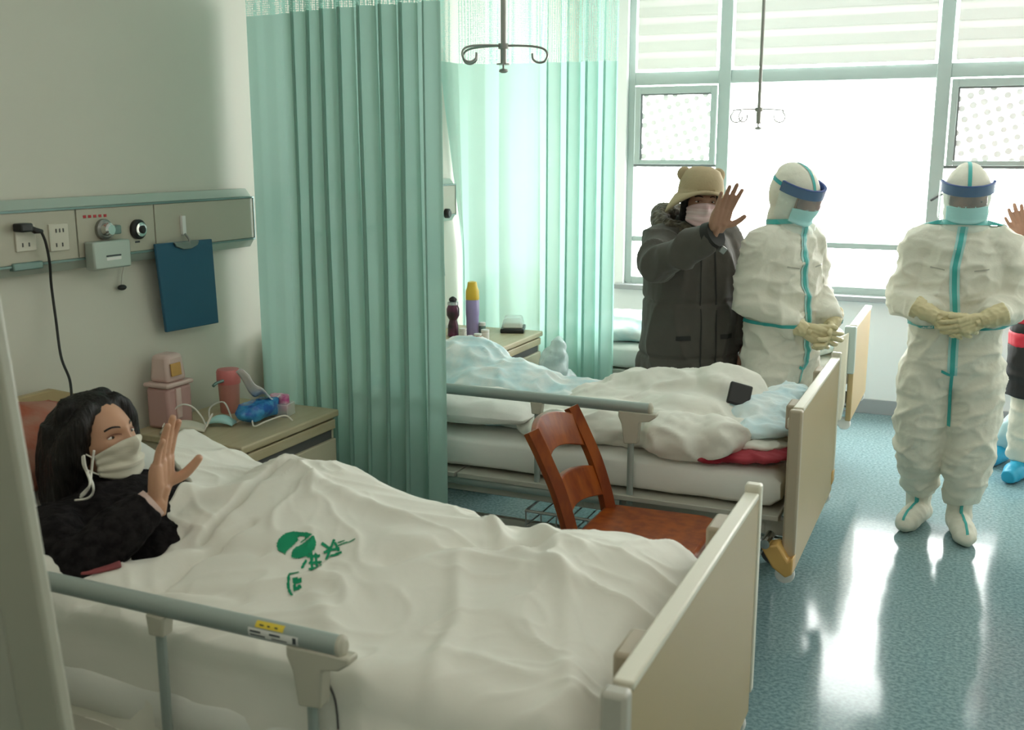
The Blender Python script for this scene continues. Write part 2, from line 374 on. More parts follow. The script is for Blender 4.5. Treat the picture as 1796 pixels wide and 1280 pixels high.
def strip(bvh, path, side, d, width, off=.004, sub=10, back=1.0):
    """ribbon laid on a surface: path points are cast along d; side gives ribbon width direction"""
    P = [Vector(p) for p in path]; d = Vector(d).normalized(); pts = []
    for a, b in zip(P[:-1], P[1:]):
        for i in range(sub): pts.append(a.lerp(b, i/sub))
    pts.append(P[-1]); mb = MB(); v = []
    K = 3
    for p in pts:
        for j in range(K):
            q = p+Vector(side)*width*(j/(K-1)-.5)
            v.append(cast(bvh, q-d*back, d, off))
    f = [(i*K+j, i*K+j+1, (i+1)*K+j+1, (i+1)*K+j) for i in range(len(pts)-1) for j in range(K-1)]
    return mb.add(v, f)
def ringstrip(bvh, c, axis, ref, a0, a1, width, off=.004, n=40, R=.6):
    """ribbon around a limb or neck: rays towards centre c in the plane normal to axis"""
    ax = Vector(axis).normalized(); u = (Vector(ref)-ax*Vector(ref).dot(ax)).normalized(); w_ = ax.cross(u); v = []
    for i in range(n+1):
        t = math.radians(a0+(a1-a0)*i/n); d = u*math.cos(t)+w_*math.sin(t)
        for j in (-.5, .5):
            q = Vector(c)+ax*width*j; v.append(cast(bvh, q+d*R, -d, off, q+d*.1))
    return MB().add(v, [(2*i, 2*i+1, 2*i+3, 2*i+2) for i in range(n)])
def copy_tree(o, parent=None):
    c = o.copy(); COL.objects.link(c); c.parent = parent
    for ch in list(o.children): copy_tree(ch, c)
    return c
def bez(P, n=12):
    P = [Vector(p) for p in P]; out = []; k = len(P)
    for i in range(k-1):
        p0, p1, p2, p3 = P[max(i-1, 0)], P[i], P[i+1], P[min(i+2, k-1)]
        for j in range(n):
            t = j/n; out.append(.5*((2*p1)+(-p0+p2)*t+(2*p0-5*p1+4*p2-p3)*t*t+(-p0+3*p1-3*p2+p3)*t**3))
    out.append(P[-1]); return out
def struct(name, mb, m, parent=None, bevel=0, label=None, smooth=30):
    o = mb.build(name, m, parent, bevel=bevel, smooth=smooth)
    if not parent: o['kind'] = 'structure'
    if label: o['label'] = label
    return o

# ================================================================== THE SETTING
struct('floor', MB().bb((WX-.1, BY-.1, -.08), (RX+.1, WY+.1, 0)), 'floor', label='glossy teal blue vinyl floor of the ward')
struct('ceiling', MB().bb((WX-.1, BY-.1, CEIL), (RX+.1, WY+.1, CEIL+.1)), 'ceiling', label='plain white ceiling above the ward')
struct('wall_left', MB().bb((WX-.1, BY-.1, 0), (WX, WY+.1, CEIL)), 'wall', label='plain cream wall behind the bed heads')
struct('wall_right', MB().bb((RX, BY-.1, 0), (RX+.1, WY+.1, CEIL)), 'wall', label='plain cream wall on the aisle side')
struct('wall_back', MB().bb((WX, BY-.1, 0), (RX, BY, CEIL)), 'wall', label='plain cream wall behind the viewer')
SILL, WTOP, WL, WR = .80, 2.86, -2.36, 2.52
wmb = MB().bb((WX, WY, 0), (RX, WY+.22, SILL)).bb((WX, WY, WTOP), (RX, WY+.22, CEIL)).bb((WX, WY, SILL), (WL, WY+.22, WTOP)).bb((WR, WY, SILL), (RX, WY+.22, WTOP))
struct('wall_window', wmb, 'wall_white', label='white wall below and around the long window')
struct('baseboard_window', MB().bb((WX, WY-.015, 0), (RX, WY, .10)), 'skirting', bevel=.003, label='grey skirting along the window wall')
struct('baseboard_left', MB().bb((WX, BY, 0), (WX+.015, WY-.015, .10)), 'skirting', bevel=.003, label='grey skirting along the bed wall')
struct('trim_1', MB().bb((WL-.05, WY-.06, SILL-.035), (WR+.05, WY+.02, SILL)), 'skirting', bevel=.004, label='grey window ledge under the long window')

# window: frame members, sashes, panes
win = bpy.data.objects.new('window_1', None); COL.objects.link(win); win.location = (0, WY+.08, SILL); tag(win, 'long white-lit window with pale green aluminium frame', kind='structure')
fr = MB(); yw0, yw1 = WY+.04, WY+.12
TR = 2.25; mull = [-1.67, -.28, .41, 1.80]
def member(name, lo, hi, m='alu'): return MB().bb(lo, hi).build(name, m, win, bevel=.004)
member('window_frame', (WL, yw0, SILL), (WL+.05, yw1, WTOP)); member('window_frame', (WR-.05, yw0, SILL), (WR, yw1, WTOP))
member('window_frame', (WL+.05, yw0, SILL), (WR-.05, yw1, SILL+.05)); member('window_frame', (WL+.05, yw0, WTOP-.05), (WR-.05, yw1, WTOP))
for x in mull: member('mullion', (x-.045, yw0-.01, SILL+.05), (x+.04, yw1, WTOP-.05))
bays = list(zip([WL+.05]+[x+.04 for x in mull], [x-.04 for x in mull]+[WR-.05]))
for i, (a, b) in enumerate(bays):
    member('transom', (a, yw0, TR-.045), (b, yw1, TR+.045))
    member('lower_rail', (a, yw0+.01, 1.105), (b, yw1, 1.145))
    MB().bb((a, WY+.075, TR+.045), (b, WY+.081, WTOP-.05)).build('pane', 'glass', win)
    MB().bb((a, WY+.075, SILL+.05), (b, WY+.081, 1.105)).build('pane', 'glass', win)
    if i in (0, 2, 4):                       # bays with a top-hung sash
        s0, s1 = 1.66, TR-.055
        sash = MB().bb((a+.01, yw0-.03, s0), (a+.05, yw0+.01, s1)).bb((b-.05, yw0-.03, s0), (b-.01, yw0+.01, s1)).bb((a+.05, yw0-.03, s1-.05), (b-.05, yw0+.01, s1)).bb((a+.05, yw0-.03, s0), (b-.05, yw0+.01, s0+.03)).build('sash', 'alu', win, bevel=.003)
        MB().bb((a+.05, yw0-.012, s0+.03), (b-.05, yw0-.008, s1-.05)).build('dotted_film', 'film', sash)
        MB().bb((a+.05, yw0-.02, s1-.062), (b-.05, yw0-.004, s1-.05)).bb((a+.05, yw0-.02, s0+.03), (a+.062, yw0-.004, s1-.062)).bb((a, yw0, s0-.02), (b, yw0+.03, s0)).build('gasket', 'alu_dark', sash)
        MB().bb((a, WY+.075, 1.145), (b, WY+.081, s0-.02)).build('pane', 'glass', win)
        MB().bb((a, WY+.075, s0-.02), (b, WY+.081, TR-.045)).build('pane', 'glass', win)
    else:
        MB().bb((a, WY+.075, 1.145), (b, WY+.081, TR-.045)).build('pane', 'glass', win)
# a small black stay on the sash of the right bay
MB().tube([(-.30, WY-.01, 1.44), (-.20, WY-.05, 1.50)], .008, 8).build('window_stay', 'black', win)
# striped day-and-night blinds over the top lights
for i, (a, b) in enumerate(bays):
    bl = thing('roller_blind', ['white striped roller blind on the narrow left window bay', 'white striped roller blind on the wide middle window bay', 'white striped roller blind above the window bay behind the frontmost standing worker',
        'white striped roller blind on the wide window bay out to the right', 'white striped roller blind on the last window bay by the right wall'][i], 'blind', ((a+b)/2, WY+.02, TR+.06), 0, 'striped blinds in the top window lights')
    for k in range(5):
        z0 = TR+.065+k*.115
        MB().bb((a+.02, WY+.012, z0), (b-.02, WY+.016, min(z0+.065, WTOP-.06))).build('fabric_band', 'blind', bl)
    MB().bb((a+.02, WY+.020, TR+.06), (b-.02, WY+.022, WTOP-.06)).build('sheer_layer', 'sheer', bl)
    MB().tube([(a+.02, WY+.02, WTOP-.03), (b-.02, WY+.02, WTOP-.03)], .018, 12).build('roller', 'white', bl)

# door leaf in the left foreground (leans slightly, as it shows)
dY = 1.0
e0, e1 = ony(-17, 400, dY+.012), ony(136, 1290, dY+.012)
sl = (e1.x-e0.x)/(e1.z-e0.z); ex = lambda z, off=0: e1.x+(z-e1.z)*sl-off
g0, g1 = ony(-2, 960, dY), ony(50, 1280, dY)
gx = lambda z: g1.x+(z-g1.z)*sl
def leaf(x0, x1, y0, y1, z0=0.02, z1=2.1):
    mb = MB(); v = [(x0(z0), y0, z0), (x1(z0), y0, z0), (x1(z0), y1, z0), (x0(z0), y1, z0), (x0(z1), y0, z1), (x1(z1), y0, z1), (x1(z1), y1, z1), (x0(z1), y1, z1)]
    return mb.add(v, [(3, 2, 1, 0), (4, 5, 6, 7), (0, 1, 5, 4), (1, 2, 6, 5), (2, 3, 7, 6), (3, 0, 4, 7)])
dr = struct('door_1', leaf(gx, ex, dY-.012, dY+.012), 'door', bevel=.006, label='grey beige door leaf standing open at the left edge')
leaf(lambda z: gx(z)-.55, lambda z: gx(z)-.004, dY-.006, dY+.008, .02, 2.1).build('door_panel', 'door2', dr, bevel=.004)
leaf(lambda z: gx(z)-.64, lambda z: gx(z)-.55, dY-.012, dY+.012, .02, 2.1).build('door_stile', 'door', dr, bevel=.004)

# unseen ceiling lamps, added to brighten the near bed and the standing worker
for lab, lx, ly in (('added fill lamp on the ceiling above the nearest bed', -1.2, .7), ('added fill lamp on the ceiling above the aisle near the door', .9, .7), ('added fill lamp on the ceiling above the aisle by the second bed', .9, 2.9)):
    lp = thing('added_ceiling_lamp', lab, 'lamp', (lx, ly, CEIL-.04), 0, 'added ceiling fill lamps out of view')
    MB().bb((lx-.62, ly-.17, CEIL-.05), (lx+.62, ly-.15, CEIL)).bb((lx-.62, ly+.15, CEIL-.05), (lx+.62, ly+.17, CEIL)).bb((lx-.62, ly-.15, CEIL-.05), (lx-.60, ly+.15, CEIL)).bb((lx+.60, ly-.15, CEIL-.05), (lx+.62, ly+.15, CEIL)).build('fill_lamp_frame', 'white', lp)
    MB().bb((lx-.60, ly-.15, CEIL-.04), (lx+.60, ly+.15, CEIL-.03)).build('diffuser', 'lamp', lp)

# ================================================================== CURTAINS
def curtain(name, label, path, bot, split, top, folds, mat_f, mat_n, seed, edge=None, lean=None):
    """path: list of (x,y); folds(s)->(amplitude, phase) along the arc"""
    P = [Vector((*p, 0)) for p in path]; seg = [(b-a).length for a, b in zip(P[:-1], P[1:])]; T = sum(seg); n = int(T*420); rows = 26
    th = thing(name, label, 'curtain', (P[0].x*.5+P[-1].x*.5, P[0].y*.5+P[-1].y*.5, bot))
    def at(s):
        for a, b, l in zip(P[:-1], P[1:], seg):
            if s <= l+1e-9: t = (b-a)/l; return a+t*s, Vector((-t.y, t.x, 0)), t
            s -= l
        return P[-1], Vector((-t.y, t.x, 0)), t
    S = np.linspace(0, T, n+1); amp, ph = folds(S)
    def sheet(nm, z0, z1, rws, m, k):
        v = []
        for r in range(rws+1):
            z = z0+(z1-z0)*r/rws; h = (top-z)/(top-bot)
            wob = pn(np.stack([S*4.0, np.full_like(S, z*.55), np.full_like(S, seed)], 1))*.030*h
            wob2 = pn(np.stack([S*11.0, np.full_like(S, z*.8), np.full_like(S, seed+9.)], 1))*.014
            d = amp*(.55+.45*h)*np.sin(ph+.9*pn(np.stack([S*2, np.full_like(S, z*.5), np.full_like(S, seed+3.)], 1)))*k+(wob+wob2)*np.clip(amp/.02, .12, 1)
            sh = amp*.35*np.sin(2*ph+.6)
            for i in range(n+1):
                p, nn, t = at(S[i]); q = p+nn*d[i]+t*(sh[i]*k)
                if lean: q = q+Vector(lean(S[i]/T, z))
                v.append((q.x, q.y, z))
        f = [(r*(n+1)+i, r*(n+1)+i+1, (r+1)*(n+1)+i+1, (r+1)*(n+1)+i) for r in range(rws) for i in range(n)]
        MB().add(v, f).build(nm, m, th, smooth=180)
    sheet('fabric', bot, split, rows, mat_f, 1.0); sheet('net_top', split, top, 8, mat_n, 1.0)
    # hem where net meets cloth
    return th
def folds1(S):
    T = S[-1]; a = .004+.036*smooth01((S-.17)/.06); ph = 2*np.pi*(S/.085)+1.6*pn(np.stack([S*3, S*0, S*0+5.5], 1))*3; return a*(1+.5*pn(np.stack([S*9, S*0, S*0+2.2], 1))), ph
curtain('privacy_curtain', 'mint green privacy curtain gathered between the two nearest beds', [(-2.635, 3.415), (-2.47, 3.40), (-2.2, 3.345), (-1.76, 3.325)], .12, 2.255, 2.88, folds1, 'curtain', 'net', 1.3)
def folds2(S):
    T = S[-1]; g = smooth01((S-.62)/.08); mid = np.exp(-((S-.43)/.035)**2)
    a = .006+.040*g+.02*mid; ph = 2*np.pi*(S/np.where(S > .62, .105, .16))+2.5*pn(np.stack([S*3, S*0, S*0+1.5], 1)); return a, ph
def lean2(t, z):
    k = max(0, 1-t/.22); return (0, k*.26*(1-max(0, min(1, (z-1.2)/1.0))), 0)
curtain('privacy_curtain', 'thin backlit mint curtain behind the far bedside cabinet', [(-2.672, 5.06), (-2.655, 5.25), (-2.54, 5.34), (-2.32, 5.38), (-1.80, 5.43)], .12, 2.215, 2.88, folds2, 'curtain2', 'net2', 7.7, lean=lean2)
for k, (lab, pts) in enumerate([('ceiling curtain rail between the two nearest beds', [(-2.69, 3.415), (-2.47, 3.40), (-2.2, 3.345), (-1.0, 3.325), (-.4, 3.32)]), ('ceiling curtain rail above the thin backlit curtain', [(-2.672, 5.0), (-2.655, 5.25), (-2.54, 5.34), (-2.32, 5.38), (-.4, 5.50)])]):
    mb = MB()
    for a, b in zip(pts[:-1], pts[1:]): mb.tube([(a[0], a[1], 2.895), (b[0], b[1], 2.895)], .014, 8)
    for a in pts[1:-1]: mb.cyl((a[0], a[1], 2.89), (a[0], a[1], CEIL), .006, 8)
    tag(mb.build('curtain_rail', 'alu'), lab, 'curtain rail', 'ceiling curtain rails')

# ================================================================== CEILING DRIP HANGERS
def drip_hanger(base, label, s=1.0, rot=0):
    th = thing('drip_hanger', label, 'drip hanger', base, rot, 'ceiling drip hangers'); b = Vector((0, 0, 0))
    MB().cyl((0, 0, .02), (0, 0, CEIL-base[2]), .0105*s, 12).build('pole', 'steel', th, world=False)
    MB().lathe([(.012, -.055), (.012, .02), (.009, .022)], n=14).lathe([(.020, .0), (.020, .02)], n=14).build('collar', 'steel', th, world=False)
    MB().lathe([(.004, -.075), (.004, -.05)], n=10).lathe([(.026, -.058), (.026, -.053)], n=14).lathe([(.008, -.088), (.018, -.083), (.016, -.075), (.006, -.072)], n=14).build('end_knob', 'steel', th, world=False)
    for a in (0, 163, 207):
        ca, sa = math.cos(math.radians(a)), math.sin(math.radians(a)); L = .155*s
        prof = [(.012, .012), (.06, .012), (.12, .008), (L, -.002), (L+.012, -.022), (L+.002, -.045), (L-.022, -.050), (L-.042, -.038), (L-.045, -.016)]
        MB().tube(bez([(r*ca, r*sa, z) for r, z in prof], 5), .0042*s, 8).build('hook', 'steel', th, world=False)
    return th
p = ony(883, 86, 3.75); drip_hanger((p.x, p.y, p.z), 'ceiling drip hanger with curled hooks in front of the thin curtain', 1.0, math.radians(20))
p = ony(1331, 196, 5.35); drip_hanger((p.x, p.y, p.z), 'ceiling drip hanger seen against the bright middle window', .8, math.radians(30))

# ================================================================== BEDS
FX, HX = -.50, -2.62          # foot board and head board planes
FT = .93
def castor(mb_parent, x, y, r=.055):
    pass
def rail_set(bed, yr, posts, x0, x1, near=True, stickers=False):
    s = -1 if near else 1
    rl = MB().tube([(x0, yr, .852), (x1, yr, .852)], [(.021, .017)]*2, 16, ref=(0, 0, 1)).build('side_rail', 'rail', bed, smooth=40)
    MB().tube([(x1, yr, .852), (x1+.008, yr, .852), (x1+.014, yr, .852)], [(.023, .019), (.023, .019), (.014, .011)], 16, ref=(0, 0, 1)).build('end_cap', 'rail_pl', rl, bevel=.002)
    for k, px in enumerate(posts):
        last = k == len(posts)-1
        MB().tube([(px, yr, .49), (px, yr, .815)], [(.012, .009)]*2, 12, ref=(1, 0, 0)).build('rail_post', 'rail', rl)
        if last:
            MB().prism([(-.045, .0), (.095, 0), (.095, -.012), (.07, -.03), (.035, -.036), (.028, -.115), (-.022, -.12), (-.032, -.05), (-.045, -.02)], (px, yr-.017, .838), (1, 0, 0), (0, 0, 1), (0, .034, 0)).build('latch', 'rail_pl', rl, bevel=.004)
        else:
            MB().prism([(-.024, 0), (.024, 0), (.018, -.045), (-.018, -.045)], (px, yr-.016, .836), (1, 0, 0), (0, 0, 1), (0, .032, 0)).build('bracket', 'rail_pl', rl, bevel=.004)
    MB().tube([(x0, yr, .49), (x1-.1, yr, .49)], [(.018, .012)]*2, 12, ref=(0, 0, 1)).build('lower_bar', 'rail', rl)
    return rl
def make_bed(label, y0, y1, foot_z=(.36, FT), clip=0.0, rails=(True, False), back=0.0, FX=FX, ry=.06, group='hospital beds in a row along the bed wall'):
    bed = thing('hospital_bed', label, 'bed', ((FX+HX)/2, (y0+y1)/2, 0), 0, group)
    # boards
    for nm, x, zt, zb in (('footboard', FX, foot_z[1], foot_z[0]), ('headboard', HX, 1.02, .42)):
        if nm == 'headboard':
            pts = [(y0+.02, zb), (y1-.02, zb), (y1-.02, zt-.10), (y1-.06, zt-.03), (y1-.14, zt), (y0+.14, zt), (y0+.06, zt-.03), (y0+.02, zt-.10)]
        else: pts = [(y0+.02, zb), (y1-.02, zb), (y1-.02, zt), (y0+.02, zt)]
        b = MB().prism(pts, (x-.014, 0, 0), (0, 1, 0), (0, 0, 1), (.028, 0, 0)).build(nm, 'beige', bed, bevel=.004)
        if nm == 'footboard':
            if not clip:
                MB().bb((x-.020, y0+.03, zt-.004), (x+.016, y1-.03, zt+.012)).build('top_edge', 'cream', b, bevel=.004)
                MB().bb((x-.026, y0-.014, zb+.02), (x+.018, y0+.022, zt+.010)).build('end_post', 'tan' if y0 > 3 else 'frame', b, bevel=.008)
                MB().bb((x-.022, y1-.022, zb+.05), (x+.018, y1+.010, zt+.028)).build('end_post', 'cream', b, bevel=.006)
                for fy in (.2, .82):
                    yy = y0+(y1-y0)*fy; MB().bb((x-.062, yy-.055, zt-.10), (x-.016, yy+.055, zt-.012)).build('hook_block', 'tan', b, bevel=.008)
                MB().bb((x-.040, y0+.05, zt-.07), (x-.018, y1-.05, zt-.035)).build('inner_lip', 'cream', b, bevel=.004)
            else:
                MB().bb((x-.040, y0-.02, zt-.24), (x+.018, y0+.022, zt+.008)).build('end_post', 'alu', b, bevel=.006)
                MB().bb((x-.020, y0+.02, zt-.004), (x+.018, y1-.02, zt+.014)).build('top_edge', 'cream', b, bevel=.004)
                MB().prism([(.0, zt-.02), (.0, zb+.10), (-.012, zb+.02), (-.04, zb), (-.07, zb+.06), (-.085, zb+.2), (-.082, zt-.16), (-.06, zt-.06)], (x-.016, y0-.045, 0), (1, 0, 0), (0, 0, 1), (0, .03, 0)).build('end_guard', 'cream', b, bevel=.008)
            # castor bumpers
            for yy in (y0+.05, y1-.05):
                MB().lathe([(.030, -.012), (.034, -.006), (.034, .006), (.030, .012)], (x-.02, yy, zb-.02), 18, 'y').build('bumper_wheel', 'white', b, bevel=.002)
    # frame
    for y in (y0+ry+.04, y1-.06): MB().bb((HX+.02, y-.018, .44), (FX-.02, y+.018, .50)).build('side_beam', 'frame', bed, bevel=.004)
    for y in (y0+ry+.10, y1-.12): MB().bb((HX+.16, y-.015, .285), (FX-.20, y+.015, .325)).build('lower_beam', 'frame', bed, bevel=.003)
    MB().bb((-1.78, (y0+y1)/2-.06, .35), (-1.30, (y0+y1)/2+.02, .43)).build('actuator', 'rubber', bed, bevel=.008)
    MB().bb((-1.20, y0+ry+.12, .37), (-.95, y0+ry+.20, .43)).build('control_box', 'rubber', bed, bevel=.006)
    for x in (HX+.12, -1.9, -1.25, FX-.12): MB().bb((x-.02, y0+.08, .445), (x+.02, y1-.08, .485)).build('cross_beam', 'frame', bed, bevel=.003)
    deck = MB().bb((-1.78, y0+.04, .505), (FX-.05, y1-.04, .525)); deck.build('deck', 'frame', bed, bevel=.003)
    dk = MB().box((-1.78-.42*math.cos(back), (y0+y1)/2, .515+.42*math.sin(back)), (.82, y1-y0-.08, .02), rot=(0, back, 0)); dk.build('backrest_deck', 'frame', bed, bevel=.003)
    for x in (HX+.14, FX-.22):
        for y in (y0+ry+.04, y1-.09):
            lg = MB().bb((x-.022, y-.022, .13), (x+.022, y+.022, .46)).build('leg', 'frame', bed, bevel=.004)
            MB().lathe([(.044, -.017), (.055, -.012), (.055, .012), (.044, .017)], (x+.02, y, .055), 20, 'y').lathe([(.018, -.021), (.018, .021)], (x+.02, y, .055), 12, 'y').build('castor_wheel', 'rubber', lg)
            MB().bb((x-.018, y-.027, .05), (x+.032, y-.020, .14)).bb((x-.018, y+.020, .05), (x+.032, y+.027, .14)).bb((x-.018, y-.027, .125), (x+.032, y+.027, .14)).build('castor_fork', 'white', lg, bevel=.003)
    # crank with ochre handle folded under the foot end
    for yy in (y0+.16, y1-.30): MB().cyl((FX-.30, yy, .40), (FX-.02, yy, .40), .010).build('crank', 'chrome', bed)
    if rails[0]: rail_set(bed, y0+ry, (-2.05, -1.45, -1.085), -2.18, -1.02)
    if rails[1]: rail_set(bed, y1-.018, (-2.05, -1.45, -1.085), -2.18, -1.02, False)
    return bed
def mattress(label, y0, y1, back, z0=.528, t=.135, sag=0.0, mname='sheet', seed=0.):
    hinge = -1.78; nx, n_a = 60, 32; cx, hy = (y0+y1)/2, (y1-y0)/2
    xs = np.linspace(HX+.04, FX-.055, nx+1) if back == 0 else np.concatenate([np.linspace(-.86, 0, 24)+hinge, np.linspace(hinge, FX-.055, nx-22)[1:]])
    v = []
    for x in xs:
        e = min(1, max(.0, (min(x-xs[0], xs[-1]-x))/.05)); k = .55+.45*math.sqrt(max(0, 1-(1-e)**2))
        for j in range(n_a):
            a = 2*math.pi*j/n_a; c, s_ = math.cos(a), math.sin(a)
            yy = math.copysign(abs(c)**.28, c)*hy*(.97+.03*k); zz = math.copysign(abs(s_)**.35, s_)*t/2*k
            px, pz = x, z0+t/2+zz
            d = hinge-x
            if back and d > 0:
                th = back*min(1, d/.12); px = hinge-d*math.cos(back)-zz*math.sin(th); pz = z0+t/2+d*math.sin(back)*(1 if d > .12 else d/.12)+zz*math.cos(th)
            v.append((px, cx+yy, pz))
    n = n_a; k = len(xs); f = [(i*n+j, i*n+(j+1) % n, (i+1)*n+(j+1) % n, (i+1)*n+j) for i in range(k-1) for j in range(n)]
    f.append(tuple(reversed(range(n)))); f.append(tuple((k-1)*n+j for j in range(n)))
    mb = MB().add(v, f); me = mb.mesh('mattress'); c, nn = co_no(me)
    set_co(me, c+nn*(.006*ridge(c*np.array([4, 9, 9])+seed)+.004*pn(c*14+seed))[:, None]*.8)
    return tag(link_mesh('mattress', me, mname, smooth=60), label, 'mattress', 'mattresses on the hospital beds')

B1, B2, B3 = (1.405, 2.467), (3.43, 4.44), (5.55, 6.35)
BA = math.radians(22)
bed1 = make_bed('hospital bed nearest the viewer with the patient in it', *B1, rails=(True, False), back=BA, FX=-.448, ry=.10)
bed2 = make_bed('empty hospital bed behind the wooden chair', *B2, foot_z=(.34, .905), rails=(True, False), FX=-.497)
bed3 = make_bed('hospital bed by the window behind the two standing visitors', *B3, foot_z=(.36, .86), clip=.2, rails=(False, False), FX=-.55)
mattress('sheeted mattress under the patient on the nearest bed', 1.53, 2.41, BA, seed=1.)
mattress('bare sheeted mattress of the bed behind the wooden chair', 3.515, 4.38, 0, seed=5.)
mattress('mattress of the bed by the window', 5.60, 6.30, 0, seed=8.)
# ochre folded crank handles hanging at the bed feet
for bed, yy, zz in ((bed2, B2[0]-.02, .405), (bed2, B2[1]-.02, .42)):
    q = Vector((FX-.03, yy, zz))
    MB().prism([(-.055, .035), (.0, .055), (.035, .0), (.052, .012), (.052, -.045), (.030, -.06), (-.015, -.03)], q+Vector((0, -.035, 0)), (1, 0, 0), (0, 0, 1), (0, .07, 0)).build('crank_handle', 'ochre', bed, bevel=.006)
    MB().cyl(q+Vector((-.04, -.05, .055)), q+Vector((-.04, .05, .055)), .016).build('crank_hinge', 'chrome', bed)
# data label on the nearest footboard
MB().box((FX+.0165, 1.66, .83), (.002, .085, .05)).build('paper_label', 'socket', bed1)

# wire tray under the second bed, and the things lying in it
tr = thing('wire_tray', 'white wire storage tray under the bed behind the chair', 'tray', (-1.0, 3.75, .36))
MB().tube([(-1.5, 3.5, .40), (-.62, 3.5, .40), (-.62, 4.1, .40), (-1.5, 4.1, .40)], .006, 8, closed=True).build('rim', 'wire', tr)
for k in range(15): x = -1.5+.88*k/14; MB().tube([(x, 3.5, .40), (x, 3.5, .34), (x, 4.1, .34), (x, 4.1, .40)], .003, 6).build('wire', 'wire', tr)
for k in range(5): y = 3.5+.6*k/4; MB().tube([(-1.5, y, .338), (-.62, y, .338)], .003, 6).build('wire', 'wire', tr)

# ================================================================== WOODEN CHAIR
def chair():
    th = thing('wooden_chair', 'glossy orange brown wooden chair between the two nearest beds', 'chair', (-.93, 3.17, 0))
    ya, yb = 2.965, 3.365; zs = .52
    def post(y): return bez([(-1.085, y, 0), (-1.10, y, .30), (-1.115, y, zs-.02), (-1.16, y, .66), (-1.215, y, .78), (-1.262, y, .868)], 6)
    for y in (ya+.02, yb-.02):
        MB().tube(post(y), [(.029, .020)]*31, 4, ref=(1, 0, .001)).build('rear_leg', 'wood', th, smooth=50)
    def slat(z0, z1, arch, nm):
        n = 16; v = []
        for i in range(n+1):
            t = i/n; y = ya+.025+(yb-ya-.05)*t; bow = -.030*math.sin(math.pi*t)
            lo, hi = z0, z1+arch*math.sin(math.pi*t)**.8
            if nm == 'top_rail': lo = z0+.035*math.sin(math.pi*t)
            else: lo = z0+.02*math.sin(math.pi*t)
            for z in (lo, hi):
                xx = -1.115-(max(0, z-.52))*.43; v += [(xx-.011+bow, y, z), (xx+.011+bow, y, z)]
        f = []
        for i in range(n):
            a = 4*i; b = a+4; f += [(a, a+2, b+2, b), (a+1, b+1, b+3, a+3), (a, b, b+1, a+1), (a+2, a+3, b+3, b+2)]
        f += [(0, 1, 3, 2), (4*n, 4*n+2, 4*n+3, 4*n+1)]
        MB().add(v, f).build(nm, 'wood', th, bevel=.004, smooth=50)
    slat(.735, .845, .034, 'top_rail'); slat(.565, .665, .022, 'back_slat')
    MB().prism([(-1.13, ya-.015), (-.78, ya-.03), (-.725, ya+.0), (-.725, yb+.0), (-.78, yb+.03), (-1.13, yb+.015)], (0, 0, zs-.028), (1, 0, 0), (0, 1, 0), (0, 0, .03)).build('seat', 'wood', th, bevel=.010)
    for y in (ya+.005, yb-.005): MB().tube([(-.765, y, 0), (-.765, y, zs-.02)], [(.016, .016), (.022, .022)], 4).build('front_leg', 'wood', th, bevel=.003)
    for y in (ya+.01, yb-.01): MB().bb((-1.10, y-.010, zs-.085), (-.765, y+.010, zs-.028)).build('apron', 'wood', th, bevel=.003)
    MB().bb((-.776, ya, zs-.085), (-.754, yb, zs-.028)).build('apron', 'wood', th, bevel=.003)
    for y in (ya+.01, yb-.01): MB().bb((-1.09, y-.010, .18), (-.765, y+.010, .21)).build('stretcher', 'wood', th, bevel=.003)
chair()

# ================================================================== BEDSIDE CABINETS
def cabinet(label, ya, yb, xf, zt=.78):
    th = thing('bedside_cabinet', label, 'cabinet', (-2.42, (ya+yb)/2, 0), 0, 'bedside cabinets against the bed wall'); xb = WX+.02
    MB().bb((xb, ya+.012, .06), (xf-.02, ya+.03, zt-.03)).bb((xb, yb-.03, .06), (xf-.02, yb-.012, zt-.03)).bb((xb, ya+.03, .06), (xb+.012, yb-.03, zt-.03)).bb((xb+.012, ya+.03, .06), (xf-.02, yb-.03, .08)).bb((xb+.012, ya+.03, zt-.215), (xf-.02, yb-.03, zt-.20)).build('body', 'cabside', th, bevel=.002)
    MB().bb((xb, ya, zt-.028), (xf, yb, zt)).build('top', 'cabwood', th, bevel=.006)
    MB().bb((xf-.021, ya+.02, zt-.072), (xf-.004, yb-.02, zt-.034)).build('pull_out_tray', 'cabwood', th, bevel=.004)
    d = MB().bb((xf-.021, ya+.02, zt-.205), (xf-.004, yb-.02, zt-.110)).build('drawer', 'cabside', th, bevel=.004)
    MB().tube([(xf-.004, (ya+yb)/2-.05, zt-.155), (xf+.018, (ya+yb)/2-.045, zt-.155), (xf+.018, (ya+yb)/2+.045, zt-.155), (xf-.004, (ya+yb)/2+.05, zt-.155)], .005, 8).build('handle', 'steel', d)
    MB().bb((xf-.030, ya+.03, zt-.110), (xf-.018, yb-.03, zt-.072)).build('recess', 'rubber', th)
    MB().bb((xf-.021, ya+.02, .42), (xf-.004, yb-.02, zt-.215)).build('drawer', 'cabside', th, bevel=.004)
    d = MB().bb((xf-.021, ya+.02, .07), (xf-.004, yb-.02, .41)).build('door', 'cabside', th, bevel=.004)
    MB().cyl((xf-.004, ya+.06, .3), (xf+.014, ya+.06, .3), .010).build('knob', 'steel', d)
    for x in (xb+.05, xf-.07):
        for y in (ya+.06, yb-.06): MB().lathe([(.024, -.012), (.028, -.008), (.028, .008), (.024, .012)], (x, y, .028), 14, 'y').bb((x-.008, y-.008, .03), (x+.008, y+.008, .06)).build('castor', 'rubber', th)
    return th
CZ = .78
cabinet('pale wood bedside cabinet beside the patient with pink cup on top', 2.70, 3.285, -2.19)
cabinet('pale wood bedside cabinet by the thin curtain with bottles on top', 4.66, 5.25, -2.15)

